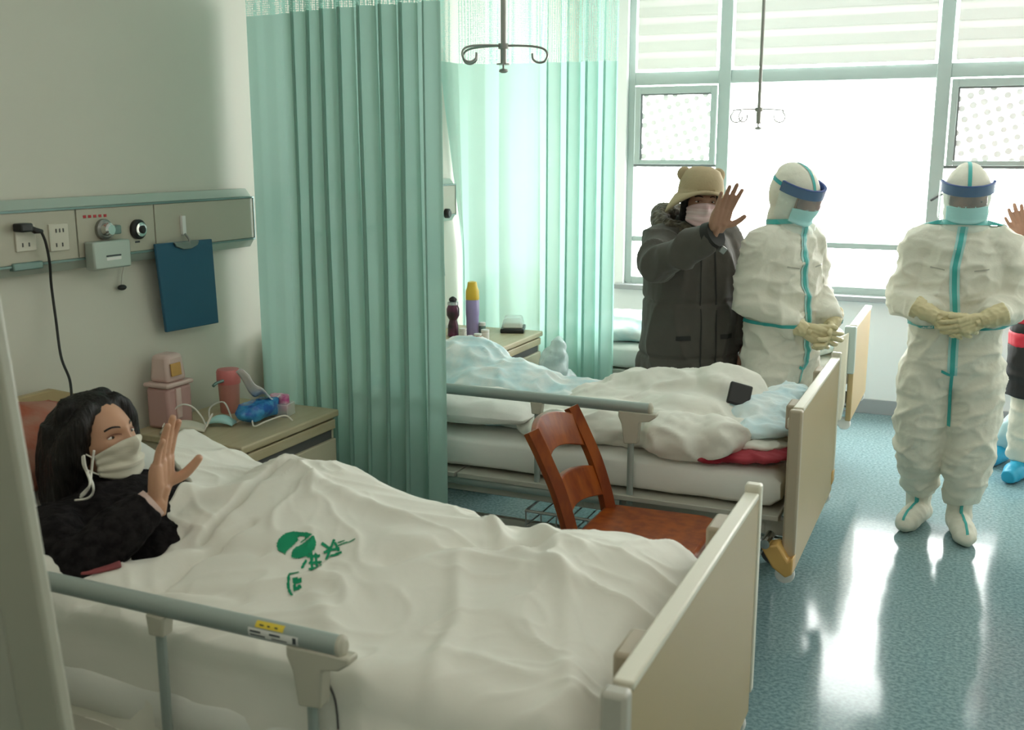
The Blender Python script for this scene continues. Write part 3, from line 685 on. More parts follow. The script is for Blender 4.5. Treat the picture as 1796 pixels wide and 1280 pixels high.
# ================================================================== WALL SERVICE PANELS
def service_panel(label, ya, yb, outlets, div):
    xs = WX; th = thing('service_panel', label, 'wall panel', (xs, (ya+yb)/2, 1.40), 0, 'service panels on the bed wall')
    z0, z1 = 1.405, 1.575; xf = xs+.055
    MB().bb((xs, ya, z0), (xf-.006, yb, z1)).build('housing', 'panel_alu', th, bevel=.006)
    MB().prism([(0, z1), (.045, z1), (.02, z1+.03), (0, z1+.03)], (xs, ya, 0), (1, 0, 0), (0, 0, 1), (0, yb-ya, 0)).build('top_lip', 'panel_alu', th, bevel=.002)
    MB().prism([(0, z0), (.050, z0), (.03, z0-.03), (0, z0-.03)], (xs, ya, 0), (1, 0, 0), (0, 0, 1), (0, yb-ya, 0)).build('bottom_lip', 'panel_alu', th, bevel=.002)
    e = [ya]+div+[yb]
    for a, b in zip(e[:-1], e[1:]): MB().bb((xf-.007, a+.003, z0+.008), (xf, b-.003, z1-.008)).build('face_plate', 'panel', th, bevel=.001)
    MB().bb((xf-.006, ya, z1-.007), (xf+.003, yb, z1)).build('trim_line', 'panel_tr', th); MB().bb((xf-.006, ya, z0), (xf+.003, yb, z0+.007)).build('trim_line', 'panel_tr', th)
    MB().bb((xf-.006, yb-.005, z0+.007), (xf+.003, yb, z1-.007)).build('trim_line', 'panel_tr', th)
    return th, xf
def yz(px, py, X): p = onx(px, py, X); return p.y, p.z
XF = WX+.055
d1, d2 = yz(135, 405, XF)[0], yz(272, 400, XF)[0]; yend = yz(446, 385, XF)[0]
pan, XF = service_panel('beige service panel on the wall above the patient', 1.55, yend, [], [d1, d2])
def on_panel(name, m, px, py, w_, h_, t=.006, par=None, bevel=.002):
    y, z = yz(px, py, XF); return MB().bb((XF-.001, y-w_/2, z-h_/2), (XF+t, y+w_/2, z+h_/2)).build(name, m, par or pan, bevel=bevel)
for px in (43, 102):
    s = on_panel('socket', 'socket', px, 416, .075, .085)
    y, z = yz(px, 428, XF)
    for dy in (-.012, .012): MB().bb((XF+.005, y+dy-.002, z-.008), (XF+.0075, y+dy+.002, z+.004)).build('slot', 'rubber', s)
    if px == 102:
        y, z = yz(px, 404, XF)
        for dy in (-.014, .0, .014): MB().bb((XF+.005, y+dy-.002, z-.006), (XF+.0075, y+dy+.002, z+.006)).build('slot', 'rubber', s)
y, z = yz(240, 402, XF)
g = MB().lathe([(.034, 0), (.034, .012), (.028, .016), (.022, .016)], (XF, y, z), 24, 'x').build('gas_outlet', 'black', pan)
MB().lathe([(.024, .014), (.024, .022), (.017, .024)], (XF, y, z), 24, 'x').build('chrome_ring', 'chrome', g); MB().lathe([(.014, .016), (.014, .028), (.010, .032)], (XF, y, z), 20, 'x').build('valve_core', 'black', g)
y, z = yz(180, 402, XF)
g = MB().lathe([(.034, 0), (.034, .012), (.026, .018)], (XF, y, z), 24, 'x').build('gas_outlet', 'steel', pan)
MB().lathe([(.022, .016), (.022, .040), (.016, .046)], (XF, y-.005, z), 20, 'x').build('chrome_ring', 'chrome', g); MB().bb((XF, y+.02, z-.018), (XF+.03, y+.055, z+.012)).build('valve_body', 'panel_tr', g, bevel=.005)
for k in range(5): on_panel('red_print', 'ink_red', 148+9*k, 380-.5*k, .012, .009, .0012, bevel=0)
on_panel('grey_print', 'ink', 241, 424, .022, .006, .0012, bevel=0)
# the light dispenser box hanging below the outlet
y0, z0 = yz(157, 425, XF+.03); y1, z1 = yz(226, 466, XF+.03)
bx = thing('wall_box', 'small pale plastic box hung on the wall panel under the outlet', 'box', (WX+.06, (y0+y1)/2, z1))
MB().bb((XF+.004, y0, z1), (XF+.045, y1, z0)).build('box_body', 'panel_alu', bx, bevel=.006)
ym, zm = yz(200, 446, XF+.046); MB().bb((XF+.0445, ym-.032, zm-.006), (XF+.0462, ym+.032, zm-.001)).build('printed_line', 'ink', bx); MB().bb((XF+.0445, ym-.032, zm-.018), (XF+.0462, ym+.032, zm-.008)).build('white_strip', 'white', bx)
# hanging call cord
y, z = yz(213, 466, WX+.02); y2, z2 = yz(214, 502, WX+.02)
cc = thing('call_cord', 'thin cord with black bulb below the pale box on the wall', 'cord', (WX+.02, y, z2-.01))
MB().tube([(WX+.03, y, z), (WX+.02, y, (z+z2)/2), (WX+.018, y2, z2)], .0025, 6).build('cord', 'string', cc); MB().ell((WX+.02, y2, z2-.004), (.012, .018, .010)).build('bulb', 'black', cc)
# black plug and charger cable down to the pillow
cb = thing('charger_cable', 'black charger cable plugged into the wall panel above the patient', 'cable', (WX+.07, yz(40, 400, XF)[0], 1.45))
y, z = yz(38, 399, XF+.02); MB().bb((XF+.006, y-.022, z-.013), (XF+.045, y+.022, z+.013)).build('adapter', 'black', cb, bevel=.005)
y2, z2 = yz(66, 404, XF+.03); MB().tube([(XF+.025, y+.022, z), (XF+.03, y2-.01, z2), (XF+.032, y2+.015, z2-.004)], [.008, .010, .006], 10).build('plug', 'black', cb)
pts = [(XF+.032, y2+.01, z2-.002)]
for (px, py, X) in [(80, 425, XF+.03), (87, 460, XF+.02), (90, 500, WX+.04), (98, 560, WX+.05), (107, 625, WX+.08), (122, 665, WX+.13), (126, 700, WX+.18)]:
    yy, zz = yz(px, py, X); pts.append((X, yy, zz))
MB().tube(bez(pts, 8), .0042, 8).build('cord', 'cable', cb)
# teal holder under the panel at the far left
y, z = yz(45, 466, XF-.01); MB().bb((WX+.02, y-.06, z-.012), (XF+.01, y+.05, z+.012)).build('rail_clamp', 'panel_tr', pan, bevel=.004)

# clipboards
def clipboard(label, tl, tr_, br, bl, X, tilt=.03):
    P = []
    for k, q in enumerate((tl, tr_, br, bl)):
        p = onx(*q, X+(0.03 if k < 2 else 0)); P.append(p)
    c = (P[0]+P[1]+P[2]+P[3])/4; th = thing('clipboard', label, 'clipboard', c, 0, 'clipboards hung on the wall panels')
    n = Vector((1, 0, 0)); mb = MB(); mb.add(P+[p-n*.012 for p in P], [(0, 3, 2, 1), (4, 5, 6, 7), (0, 1, 5, 4), (1, 2, 6, 5), (2, 3, 7, 6), (3, 0, 4, 7)])
    mb.build('board', 'blue', th, bevel=.003)
    m = (P[0]+P[1])/2; u = (P[1]-P[0]).normalized(); dn = (P[3]-P[0]).normalized(); W = (P[1]-P[0]).length
    MB().prism([(-.22*W, .0), (.22*W, 0), (.19*W, .016), (.07*W, .028), (-.07*W, .028), (-.19*W, .016)], m+n*.002, u, dn, n*.008).build('clip', 'steel', th, bevel=.002)
    return th, m, u, dn
cbd, m_, u_, dn_ = clipboard('blue clipboard hanging on the wall panel above the near cabinet', (273, 428), (372, 419), (384, 566), (293, 583), WX+.05)
yh, zh = yz(319, 395, XF); MB().bb((XF-.001, yh-.010, zh-.035), (XF+.012, yh+.010, zh+.035)).build('white_hanger', 'white', pan, bevel=.003)
MB().tube([(XF+.012, yh, zh-.03), (XF+.03, yh, zh-.05), (XF+.032, yh, zh-.066), (XF+.02, yh, zh-.07)], .004, 8).build('wire_hook', 'steel', pan)
# second panel behind the curtains with its clipboard
pan2, _ = service_panel('beige service panel end showing between the two curtains', 3.62, 5.18, [], [4.2, 4.8])
y, z = 5.06, 1.44; MB().lathe([(.026, 0), (.026, .02), (.018, .026)], (XF, y, z-.02), 20, 'x').build('gas_outlet', 'black', pan2)
clipboard('blue clipboard hanging on the wall panel seen between the two curtains', (757, 397), (776, 396), (781, 484), (757, 484), WX+.05)

# ================================================================== CLUTTER ON THE NEAR CABINET
def at(px, py, z=CZ): return onz(px, py, z)
p = Vector((-2.61, 2.835, CZ))
lb = thing('lunch_canister', 'dusty pink canister with pale lid and orange sticker on the near cabinet', 'canister', p)
MB().box(p+Vector((0, 0, .075)), (.10, .125, .15)).build('body', 'pink', lb, bevel=.012); MB().box(p+Vector((0, 0, .158)), (.112, .138, .016)).build('lid_rim', 'pinkl', lb, bevel=.006)
MB().box(p+Vector((0, 0, .215)), (.09, .10, .10), taper=.82).build('lid', 'pinkl', lb, bevel=.015); MB().box(p+Vector((.047, -.01, .212)), (.004, .05, .045), rot=(0, -.09, 0)).build('sticker', 'orange', lb, bevel=.001)
MB().box(p+Vector((.052, -.012, .09)), (.010, .026, .11)).build('latch', 'pinkl', lb, bevel=.004)
p = at(404, 722); cp = thing('drink_cup', 'coral red lidded cup standing on the near cabinet', 'cup', p)
MB().lathe([(.034, 0), (.036, .005), (.040, .115), (.038, .118)], p, 28).build('body', 'cup2', cp); MB().lathe([(.043, .112), (.044, .118), (.044, .158), (.040, .166), (.02, .168)], p, 28).build('lid', 'cup', cp)
MB().tube(bez([p+Vector((.01, -.042, .13)), p+Vector((.0, -.07, .125)), p+Vector((.0, -.088, .118))], 5), [.006]*11, 8).build('spout', 'panel_tr', cp)
# blue tissue pack
p = at(452, 738)+Vector((0, 0, .007)); tp = thing('tissue_pack', 'blue pack of tissues with white tissue pulled out by the red cup', 'tissue pack', p, math.radians(-8))
mb = MB().ell(p+Vector((0, 0, .035)), (.052, .105, .036)); mb.box(p+Vector((0, .01, .035)), (.075, .15, .06)); me = fuse(mb, .006, 4)
displace(me, lambda c, n: .006*pn(c*22)+.004*pn(c*55)); link_mesh('wrapper', me, 'bluepack', tp, smooth=180)
me = fuse(MB().box(p+Vector((.010, .125, .038)), (.07, .03, .062)).box(p+Vector((.02, .112, .04)), (.07, .03, .06)), .005, 2); displace(me, lambda c, n: .006*pn(c*40)); link_mesh('wrapper_end', me, 'magenta', tp, smooth=180)
v = []; nn_ = 14
for i in range(nn_+1):
    t = i/nn_
    for j in range(6):
        s = j/5; a = Vector((-.03+.06*s, -.07+.17*t, .07+.12*(1-t)**2.2+.012*math.sin(9*t+4*s))); v.append(p+a)
MB().add(v, [(i*6+j, i*6+j+1, (i+1)*6+j+1, (i+1)*6+j) for i in range(nn_) for j in range(5)]).build('tissue', 'tissue', tp, smooth=180).modifiers.new('t', 'SOLIDIFY').thickness = .004
# folded paper box end behind it
p = at(492, 728); tag(MB().box(p+Vector((0, 0, .025)), (.09, .07, .05), rot=(0, 0, .2)).build('small_carton', 'clearbox', bevel=.003), 'small clear carton beside the blue tissue pack', 'carton')
# two masks with ear loops lying on the cabinet
def loose_mask(label, c, rz, col, size, loops):
    th = thing('face_mask', label, 'mask', c, rz, 'used face masks on the near cabinet'); a, b = size; v = []; n = 14
    for i in range(n+1):
        for j in range(9):
            u, w_ = i/n*2-1, j/8*2-1; z = .006+.030*(1-u*u)*(1-w_*w_*.6)+.003*math.sin(w_*14)
            v.append((u*a, w_*b*(1-.15*u*u), z))
    o = MB().add(v, [(i*9+j, i*9+j+1, (i+1)*9+j+1, (i+1)*9+j) for i in range(n) for j in range(8)]).build('mask_cloth', col, th, world=False, smooth=180); o.modifiers.new('t', 'SOLIDIFY').thickness = .003
    for L in loops: MB().tube(bez(L, 6), .0032, 6).build('ear_loop', 'string', th, world=False)
loose_mask('pale used face mask with raised ear loops nearest the patient hand', at(322, 757)+Vector((0, 0, .001)), .6, 'mask', (.075, .045), [[(-.075, .03, .01), (-.05, .05, .05), (-.01, .05, .085), (.03, .05, .075), (.06, .04, .04), (.075, .02, .012)], [(.075, -.03, .01), (.095, -.02, .05), (.10, .01, .055), (.078, .02, .01)]])
loose_mask('small teal face mask with white loop in front of the blue tissue pack', at(388, 746)+Vector((0, 0, .001)), .3, 'mask_teal', (.05, .028), [[(.05, .02, .006), (.10, .03, .03), (.13, -.02, .006), (.17, .0, .02), (.22, .05, .03), (.25, .05, .012)], [(-.05, .02, .006), (-.06, .05, .05), (-.01, .06, .07), (.03, .03, .012)]])

# ================================================================== CLUTTER ON THE FAR CABINET
def bottle(label, px, py, prof, parts, name='bottle'):
    p = onz(px, py, CZ); th = thing(name, label, name.split('_')[-1], p)
    for nm, m, pr in parts: MB().lathe(pr, p, 22).build(nm, m, th, smooth=45)
    return th
bottle('dark cocoa coloured bottle with silver band at the far cabinet', 795, 590, None, [('body', 'cocoa', [(.020, 0), (.030, .006), (.028, .06), (.020, .09), (.026, .10), (.034, .115), (.034, .15), (.026, .17)]), ('band', 'steelcap', [(.026, .17), (.030, .172), (.028, .186), (.016, .19)]), ('cap', 'black', [(.016, .19), (.022, .195), (.020, .205), (.006, .215)])])
bottle('lilac bottle with yellow cap standing on the far cabinet', 829, 588, None, [('body', 'purple', [(.030, 0), (.034, .005), (.034, .10), (.037, .115), (.037, .19), (.034, .195)]), ('cap', 'yel', [(.036, .195), (.037, .20), (.036, .24), (.028, .262), (.024, .288), (.010, .292)])])
for k, (px, py, m, r, h, lab) in enumerate([(812, 592, 'white', .020, .05, 'small white jar between the dark bottle and lilac bottle'), (838, 600, 'cup2', .020, .045, 'small pinkish jar right of the lilac bottle'), (851, 596, 'white', .022, .055, 'small white jar near the clear food box'), (825, 600, 'tan', .016, .035, 'tiny tan jar in front of the lilac bottle'), (846, 588, 'panel_tr', .018, .07, 'small green jar behind the white jars')]):
    bottle(lab, px, py, None, [('body', m, [(r*.9, 0), (r, .004), (r, h*.72), (r*.8, h*.76)]), ('lid', 'white', [(r*.95, h*.76), (r, h*.8), (r, h), (r*.7, h*1.03)])], 'small_jar')
p = onz(900, 580, CZ); fb = thing('food_container', 'clear lidded food box with black tray on the far cabinet', 'food box', p, .35)
MB().box((0, 0, .012), (.13, .18, .024)).build('tray', 'black', fb, world=False, bevel=.006); MB().box((0, 0, .052), (.12, .17, .056), taper=.8).build('clear_lid', 'clearbox', fb, world=False, bevel=.012)
MB().box((0, 0, .027), (.10, .14, .008)).build('food', 'tan', fb, world=False, bevel=.003)
# plastic bag hanging at the cabinet end
p = Vector((-2.03, 5.12, .60)); me = fuse(MB().ell(p, (.07, .09, .13)).ell(p+Vector((.03, -.02, .10)), (.03, .04, .09)).ell(p+Vector((.04, .05, -.09)), (.06, .08, .07)), .012, 2)
displace(me, lambda c, n: .018*ridge(c*12)+.008*pn(c*30)); tag(link_mesh('plastic_bag', me, 'bag', smooth=180), 'clear crumpled plastic bag hanging off the far cabinet', 'bag')

# ================================================================== BEDDING ON THE NEAREST BED
def gz(x, y, cx, cy, sx, sy): return np.exp(-((x-cx)/sx)**2-((y-cy)/sy)**2)
def seg_d(x, y, a, b):
    ax, ay = a; bx, by = b; L = (bx-ax)**2+(by-ay)**2; t = np.clip(((x-ax)*(bx-ax)+(y-ay)*(by-ay))/L, 0, 1)
    return np.hypot(x-ax-t*(bx-ax), y-ay-t*(by-ay)), t
def creases(x, y, polys):
    h = np.zeros_like(x)
    for pts, wd, am in polys:
        d = np.full_like(x, 9.0)
        for a, b in zip(pts[:-1], pts[1:]): d = np.minimum(d, seg_d(x, y, a, b)[0])
        h += am*np.exp(-(d/wd)**2)
    return h
def quilt_top(x, y):
    z = .775+.030*smooth01((y-1.6)/.5)
    z += .085*gz(x, y, -1.45, 1.98, .60, .22)                       # legs
    z += .095*gz(x, y, -1.62, 2.22, .21, .17)+.03*gz(x, y, -1.50, 2.28, .12, .10)                       # plumped up quilt beside the chest
    z += .030*gz(x, y, -1.25, 2.25, .28, .14)
    z += .055*gz(x, y, -.74, 2.16, .17, .16)+.02*gz(x, y, -.80, 1.80, .14, .2)   # feet
    z += np.maximum(0, -1.76-x)*.42                                 # raised backrest
    z -= .05*gz(x, y, -1.02, 2.35, .12, .12)
    P = np.stack([x, y, x*0], 1); wq = np.stack([pn(P*3+7.1), pn(P*3+2.9), x*0], 1)*.22
    a = P+wq; r1 = ridge(np.stack([a[:, 0]*2.3+a[:, 1]*1.8, a[:, 1]*4.0-a[:, 0]*1.8, a[:, 0]*0+.7], 1)); r2 = ridge(np.stack([a[:, 0]*4.5+a[:, 1]*6, a[:, 1]*8-a[:, 0]*4, a[:, 0]*0+4.], 1))
    r3 = ridge(a*np.array([15, 11, 1])+3)
    k = .6+.8*pn(P*2.2+9)
    z += .018*(np.clip(r1, 0, 1)**2)+.008*(np.clip(r2, 0, 1)**3)*(k+.3)+.0025*np.clip(r3, 0, 1)**2*np.clip(k, 0, 1.5)+.010*pn(P*5)
    z += creases(x, y, [([(-1.623, 1.851), (-1.639, 2.021), (-1.652, 2.158), (-1.617, 2.211)], .011, -.045), ([(-1.615, 1.601), (-1.603, 1.768), (-1.535, 1.91)], .011, -.025), ([(-1.95, 1.86), (-1.80, 1.98), (-1.66, 2.05)], .035, .020), ([(-1.93, 1.60), (-1.80, 1.70), (-1.70, 1.86)], .016, -.022), ([(-1.90, 1.56), (-1.76, 1.64), (-1.62, 1.80)], .030, .016), ([(-1.78, 1.55), (-1.62, 1.66), (-1.40, 1.70)], .016, -.014),
                        ([(-1.88, 1.70), (-1.66, 1.82), (-1.45, 1.83)], .022, -.016), ([(-1.5, 2.12), (-1.2, 2.08), (-1.0, 2.16)], .03, .020), ([(-1.15, 1.9), (-1.0, 2.05), (-.86, 2.10)], .025, -.022),
                        ([(-1.05, 2.22), (-.92, 2.05), (-.72, 1.95)], .022, .016), ([(-.9, 2.2), (-.72, 1.9), (-.6, 1.62)], .028, .018), ([(-1.0, 1.95), (-.9, 1.75), (-.86, 1.56)], .022, .014),
                        ([(-1.25, 1.75), (-1.1, 1.62), (-1.0, 1.54)], .025, .012)])
    z -= .05*smooth01((x+.62)/.12)
    return z
NXQ, NSQ = 250, 250
u = np.linspace(0, 1, NXQ+1); yT0, yT1 = 1.535, 2.40; dropN, dropF = .33, .20
s = np.linspace(-dropN, (yT1-yT0)+dropF, NSQ+1)
UU, SS = np.meshgrid(u, s, indexing='ij'); U, S_ = UU.ravel(), SS.ravel()
W = yT1-yT0; yt = yT0+np.clip(S_, 0, W)
xh = -1.845-.24*smooth01((yt-2.02)/.22)+.05*np.exp(-((yt-1.93)/.12)**2)-.17*smooth01((1.80-yt)/.16)+.02*pn(np.stack([yt*9, yt*0, yt*0], 1))
x = xh+(-.505-xh)*U
top = quilt_top(x, yt)
# rounded shoulders where the quilt turns over the edge
rr = .075
def fold(dist, drop):                                  # dist from edge inside (>=0)
    t = np.clip(dist/rr, 0, 1); return rr*(1-np.sqrt(np.clip(1-(1-t)**2, 0, 1)))
z = top-fold(np.clip(S_, 0, W), 0)*(S_ >= 0)-fold(np.clip(W-S_, 0, W), 0)*(S_ <= W)
y = yt.copy()
nd = np.clip(-S_, 0, None); fd = np.clip(S_-W, 0, None)
hangw = pn(np.stack([x*7, nd*1.5, x*0+3], 1))*.05+ridge(np.stack([x*6+nd*1.0, nd*3, x*0+8], 1))*.016
lim = smooth01((x+1.12)/.2)                            # past the rail end the quilt bulges out a little
z = z-rr*0-np.where(nd > 0, nd+rr*0, 0)-np.where(fd > 0, fd, 0)
z = np.where(S_ < 0, top-rr-nd*.98, z); z = np.where(S_ > W, top-rr-fd*.98, z)
y = y-np.where(S_ < 0, np.clip(hangw, -.010, .03)*smooth01(nd/.1)*(.30+.9*lim)-.0, 0)+np.where(S_ > W, np.clip(hangw, -.005, .03)*smooth01(fd/.1), 0)
zmin = .505+.03*pn(np.stack([x*5, x*0, x*0+1], 1)); z = np.maximum(z, zmin+.0)
me = bpy.data.meshes.new('quilt'); vs = np.stack([x, y, z], 1); idx = np.arange((NXQ+1)*(NSQ+1)).reshape(NXQ+1, NSQ+1)
fs = np.stack([idx[:-1, :-1], idx[1:, :-1], idx[1:, 1:], idx[:-1, 1:]], -1).reshape(-1, 4)
me.from_pydata(vs.tolist(), [], fs.tolist()); me.update()
quilt = thing('quilt', 'white quilt with green printed emblem covering the patient', 'quilt', (-1.2, 1.97, .72))
qo = link_mesh('cover', me, 'linen', quilt, smooth=180)
so = qo.modifiers.new('t', 'SOLIDIFY'); so.thickness = .022; so.offset = -1
qb = BVHTree.FromPolygons([Vector(p) for p in vs.tolist()], fs.tolist())
# green emblem and lettering printed on the quilt
def px_on_quilt(px, py):
    d = Vector(_ray(px, py)); h = qb.ray_cast(Vector(_C), d); return h[0]
c0 = px_on_quilt(520, 957)
def decal(name, fn, org, ax, ay, w_, h_, n):
    v = {}; f = []; V = []
    def vid(i, j):
        if (i, j) not in v:
            q = org+ax*((i/n-.5)*w_)+ay*((j/n-.5)*h_); hit = qb.ray_cast(Vector((q.x, q.y, 1.6)), Vector((0, 0, -1)))[0]
            V.append((q.x, q.y, hit.z+.0025)); v[(i, j)] = len(V)-1
        return v[(i, j)]
    for i in range(n):
        for j in range(n):
            if fn((i+.5)/n*2-1, (j+.5)/n*2-1): f.append((vid(i, j), vid(i+1, j), vid(i+1, j+1), vid(i, j+1)))
    MB().add(V, f).build(name, 'green', quilt, smooth=180)
def emblem(a, b):
    a, b = a*.92-b*.38, a*.38+b*.92
    r = (abs(a)/.98)**2+(abs(b)/.80)**2
    if r > 1: return False
    if (a-.20)**2*1.5+(b-.42)**2*3 < .055: return False                       # head of the white figure
    if abs(a+.02-.30*b-.10*math.sin(3*b)) < .11+.08*b*b and b < .28: return False   # its body
    if abs(b+.10-.75*a) < .07 and a > .0: return False
    return True
# emblem axes on the sheet: "up" of the print points to far left of the bed
eR = (px_on_quilt(552, 945)-px_on_quilt(492, 965)); eU = (px_on_quilt(512, 932)-px_on_quilt(528, 980)); wE, hE = eR.length*1.1, eU.length*1.1
flat = lambda q: Vector((q.x, q.y, 0)).normalized()
decal('printed_emblem', emblem, c0, flat(eR), flat(eU), wE, hE, 46)
def glyph(strokes):
    def fn(a, b):
        for (x0, y0, x1, y1) in strokes:
            L = (x1-x0)**2+(y1-y0)**2; t = max(0, min(1, ((a-x0)*(x1-x0)+(b-y0)*(y1-y0))/L))
            if math.hypot(a-x0-t*(x1-x0), b-y0-t*(y1-y0)) < .13: return True
        return False
    return fn
glyphs = [((519, 1026), (34, 40), [(-.5, -.8, -.8, 0), (-.8, 0, -.5, .8), (-.5, .8, .3, .8), (-.2, .2, .5, .1), (-.2, -.3, .4, -.2), (-.1, .2, -.2, -.3)]),
          ((546, 990), (36, 30), [(-.9, -.2, -.5, .3), (-.3, .7, .8, .5), (-.1, .1, .9, -.1), (.1, .8, .0, -.8), (.5, .7, .5, -.6), (-.2, -.5, .8, -.6)]),
          ((580, 965), (36, 32), [(-.7, .7, -.2, .2), (-.5, -.8, .4, .8), (-.6, -.1, .7, .0), (.0, -.6, .9, -.5), (.5, .5, .7, -.2)]),
          ((600, 955), (22, 14), [(-.8, -.2, .8, .1), (-.5, .5, .4, .6)]), ((617, 950), (14, 12), [(-.8, -.2, .8, .3)])]
for (q, sz, st) in glyphs:
    o_ = px_on_quilt(*q); R_ = px_on_quilt(q[0]+sz[0]/2, q[1]-sz[0]*.12)-px_on_quilt(q[0]-sz[0]/2, q[1]+sz[0]*.12); U_ = px_on_quilt(q[0]-2, q[1]-sz[1]/2)-px_on_quilt(q[0]+2, q[1]+sz[1]/2)
    decal('printed_character', glyph(st), o_, flat(R_), flat(U_), R_.length, U_.length, 26)

# dark edge of the cover opening hanging beside the rail end
def drape_pt(px, py): h = qb.ray_cast(Vector(_C), Vector(_ray(px, py))); return (h[0]-Vector(_ray(px, py)).normalized()*.004) if h[0] is not None else ony(px, py, 1.46)
MB().tube(bez([drape_pt(*q_) for q_ in ((556, 1172), (574, 1196), (586, 1222), (591, 1250), (593, 1279))], 4), .0022, 6).build('cover_opening', 'rubber', quilt, smooth=180)
# stickers on the near rail
yr = B1[0]+.10
rl1 = [c for c in bed1.children if c.name.startswith('side_rail')][0]
def sticker(m, xa, xb, z0, z1, nm='rail_sticker'):
    q = MB(); n = 4
    v = []
    for i in range(n+1):
        zz = z0+(z1-z0)*i/n; dz = max(-1, min(1, (zz-.852)/.021)); yy = yr-.017*math.sqrt(max(0, 1-dz*dz))-.0012
        v += [(xa, yy, zz), (xb, yy, zz)]
    q.add(v, [(2*i, 2*i+1, 2*i+3, 2*i+2) for i in range(n)]).build(nm, m, rl1, smooth=180)
sticker('yellow', -1.20, -1.135, .862, .872, 'yellow_sticker'); sticker('white', -1.215, -1.10, .842, .860)
for xa, xb, z0, z1 in [(-1.21, -1.185, .852, .856), (-1.21, -1.175, .845, .848), (-1.165, -1.14, .852, .856), (-1.16, -1.125, .845, .847), (-1.112, -1.104, .845, .858), (-1.19, -1.18, .865, .869), (-1.172, -1.166, .865, .869), (-1.155, -1.148, .865, .869)]:
    q = MB(); yy = yr-.0185; dz = ((z0+z1)/2-.852)/.021; yy = yr-.017*math.sqrt(1-dz*dz)-.0022
    q.add([(xa, yy, z0), (xb, yy, z0), (xb, yy, z1), (xa, yy, z1)], [(0, 1, 2, 3)]).build('print_mark', 'ink', rl1)

# pillows
def pillow(label, c, size, rot, m, seed, group=None, extra=None):
    a, b, t = size; v = []; n = 40; k = 30
    for i in range(n+1):
        for j in range(k+1):
            uu, ww = i/n*2-1, j/k*2-1; h = t*((1-abs(uu)**2.6)*(1-abs(ww)**2.6))**.5
            v.append((uu*a*(1-.06*ww*ww), ww*b*(1-.06*uu*uu), h))
    N_ = len(v); v2 = v+[(p_[0], p_[1], -p_[2]*.7) for p_ in v]; f = []
    for i in range(n):
        for j in range(k):
            q = (i*(k+1)+j, (i+1)*(k+1)+j, (i+1)*(k+1)+j+1, i*(k+1)+j+1); f += [q, tuple(N_+z_ for z_ in reversed(q))]
    for i in range(n):
        f += [(i*(k+1), N_+i*(k+1), N_+(i+1)*(k+1), (i+1)*(k+1)), ((i+1)*(k+1)+k, N_+(i+1)*(k+1)+k, N_+i*(k+1)+k, i*(k+1)+k)]
    for j in range(k):
        f += [(j+1, N_+j+1, N_+j, j), (n*(k+1)+j, N_+n*(k+1)+j, N_+n*(k+1)+j+1, n*(k+1)+j+1)]
    me = MB().add(v2, f).mesh('pillow'); me.transform(Matrix.Translation(c) @ Euler(rot).to_matrix().to_4x4())
    displace(me, lambda cc, nn: .010*pn(cc*9+seed)+.010*np.clip(ridge(cc*7+seed), 0, 1)**2*.8)
    return tag(link_mesh('pillow', me, m, smooth=180), label, 'pillow', group)
pillow('peach orange pillow behind the patient head', Vector((-2.36, 1.97, .955)), (.17, .26, .065), (0, BA+.02, 0), 'orangepillow', 2.)
# dark red blanket edge showing beside the patient
ed = [px_on_quilt(*q_)+Vector((0, 0, .004)) for q_ in ((140, 1006), (165, 1004), (190, 999), (212, 992))]; me = fuse(MB().tube(bez(ed, 5), [(.007, .014)]*16, 10, ref=(0, 0, 1)), .003, 2); displace(me, lambda c, n: .003*pn(c*20)); 
tag(link_mesh('red_garment', me, 'redpink', smooth=180), 'dark red garment edge tucked under the patient arm', 'garment')

# ================================================================== BEDDING ON THE SECOND BED
MT = .665
def blob_cloth(name, label, cat, ells, m, vox=.011, amp=.018, sc=9, seed=0., floor=None, group=None, fine=.006):
    mb = MB()
    for e in ells: mb.ell(*e) if len(e) > 1 else None
    me = fuse(mb, vox, 6, .6)
    displace(me, lambda c, n: amp*(np.clip(ridge(c*np.array([sc*.7, sc, sc])+seed+.25*pn(c*4)[:, None]), 0, 1)**1.6-.4)+fine*pn(c*30+seed)+.012*pn(c*5+seed))
    if floor is not None: c, _n = co_no(me); c[:, 2] = np.where(c[:, 2] < floor, floor+(c[:, 2]-floor)*.05, c[:, 2]); set_co(me, c)
    return tag(link_mesh(name, me, m, smooth=180), label, cat, group)
q = lambda px, py, Y: ony(px, py, Y)
blob_cloth('quilt', 'rumpled cream quilt heaped at the foot half of the empty bed', 'quilt', [
    ((-1.10, 3.72, .735), (.46, .19, .075)), ((-.93, 3.58, .735), (.14, .105, .095)), ((-.80, 3.60, .745), (.115, .11, .085)), ((-1.05, 4.03, .79), (.34, .15, .10)), ((-.86, 4.02, .82), (.15, .14, .105)),
    ((-1.25, 3.95, .74), (.25, .22, .09)), ((-1.35, 3.66, .70), (.25, .15, .05)), ((-.98, 3.82, .76), (.22, .18, .09))], 'linen', amp=.020, sc=8, seed=3., floor=MT+.004)
blob_cloth('quilt', 'pale blue patterned cover lying at the head of the empty bed', 'quilt', [
    ((-1.85, 4.02, .76), (.30, .24, .10)), ((-2.05, 4.10, .82), (.20, .2, .11)), ((-1.55, 4.05, .72), (.30, .20, .075)), ((-1.65, 3.80, .70), (.25, .16, .05))], 'pattern', amp=.018, sc=9, seed=9., floor=MT+.004)
pillow('white pillow under the rail of the empty bed', Vector((-1.83, 3.70, .735)), (.30, .17, .068), (0, .0, .05), 'sheet', 6.)
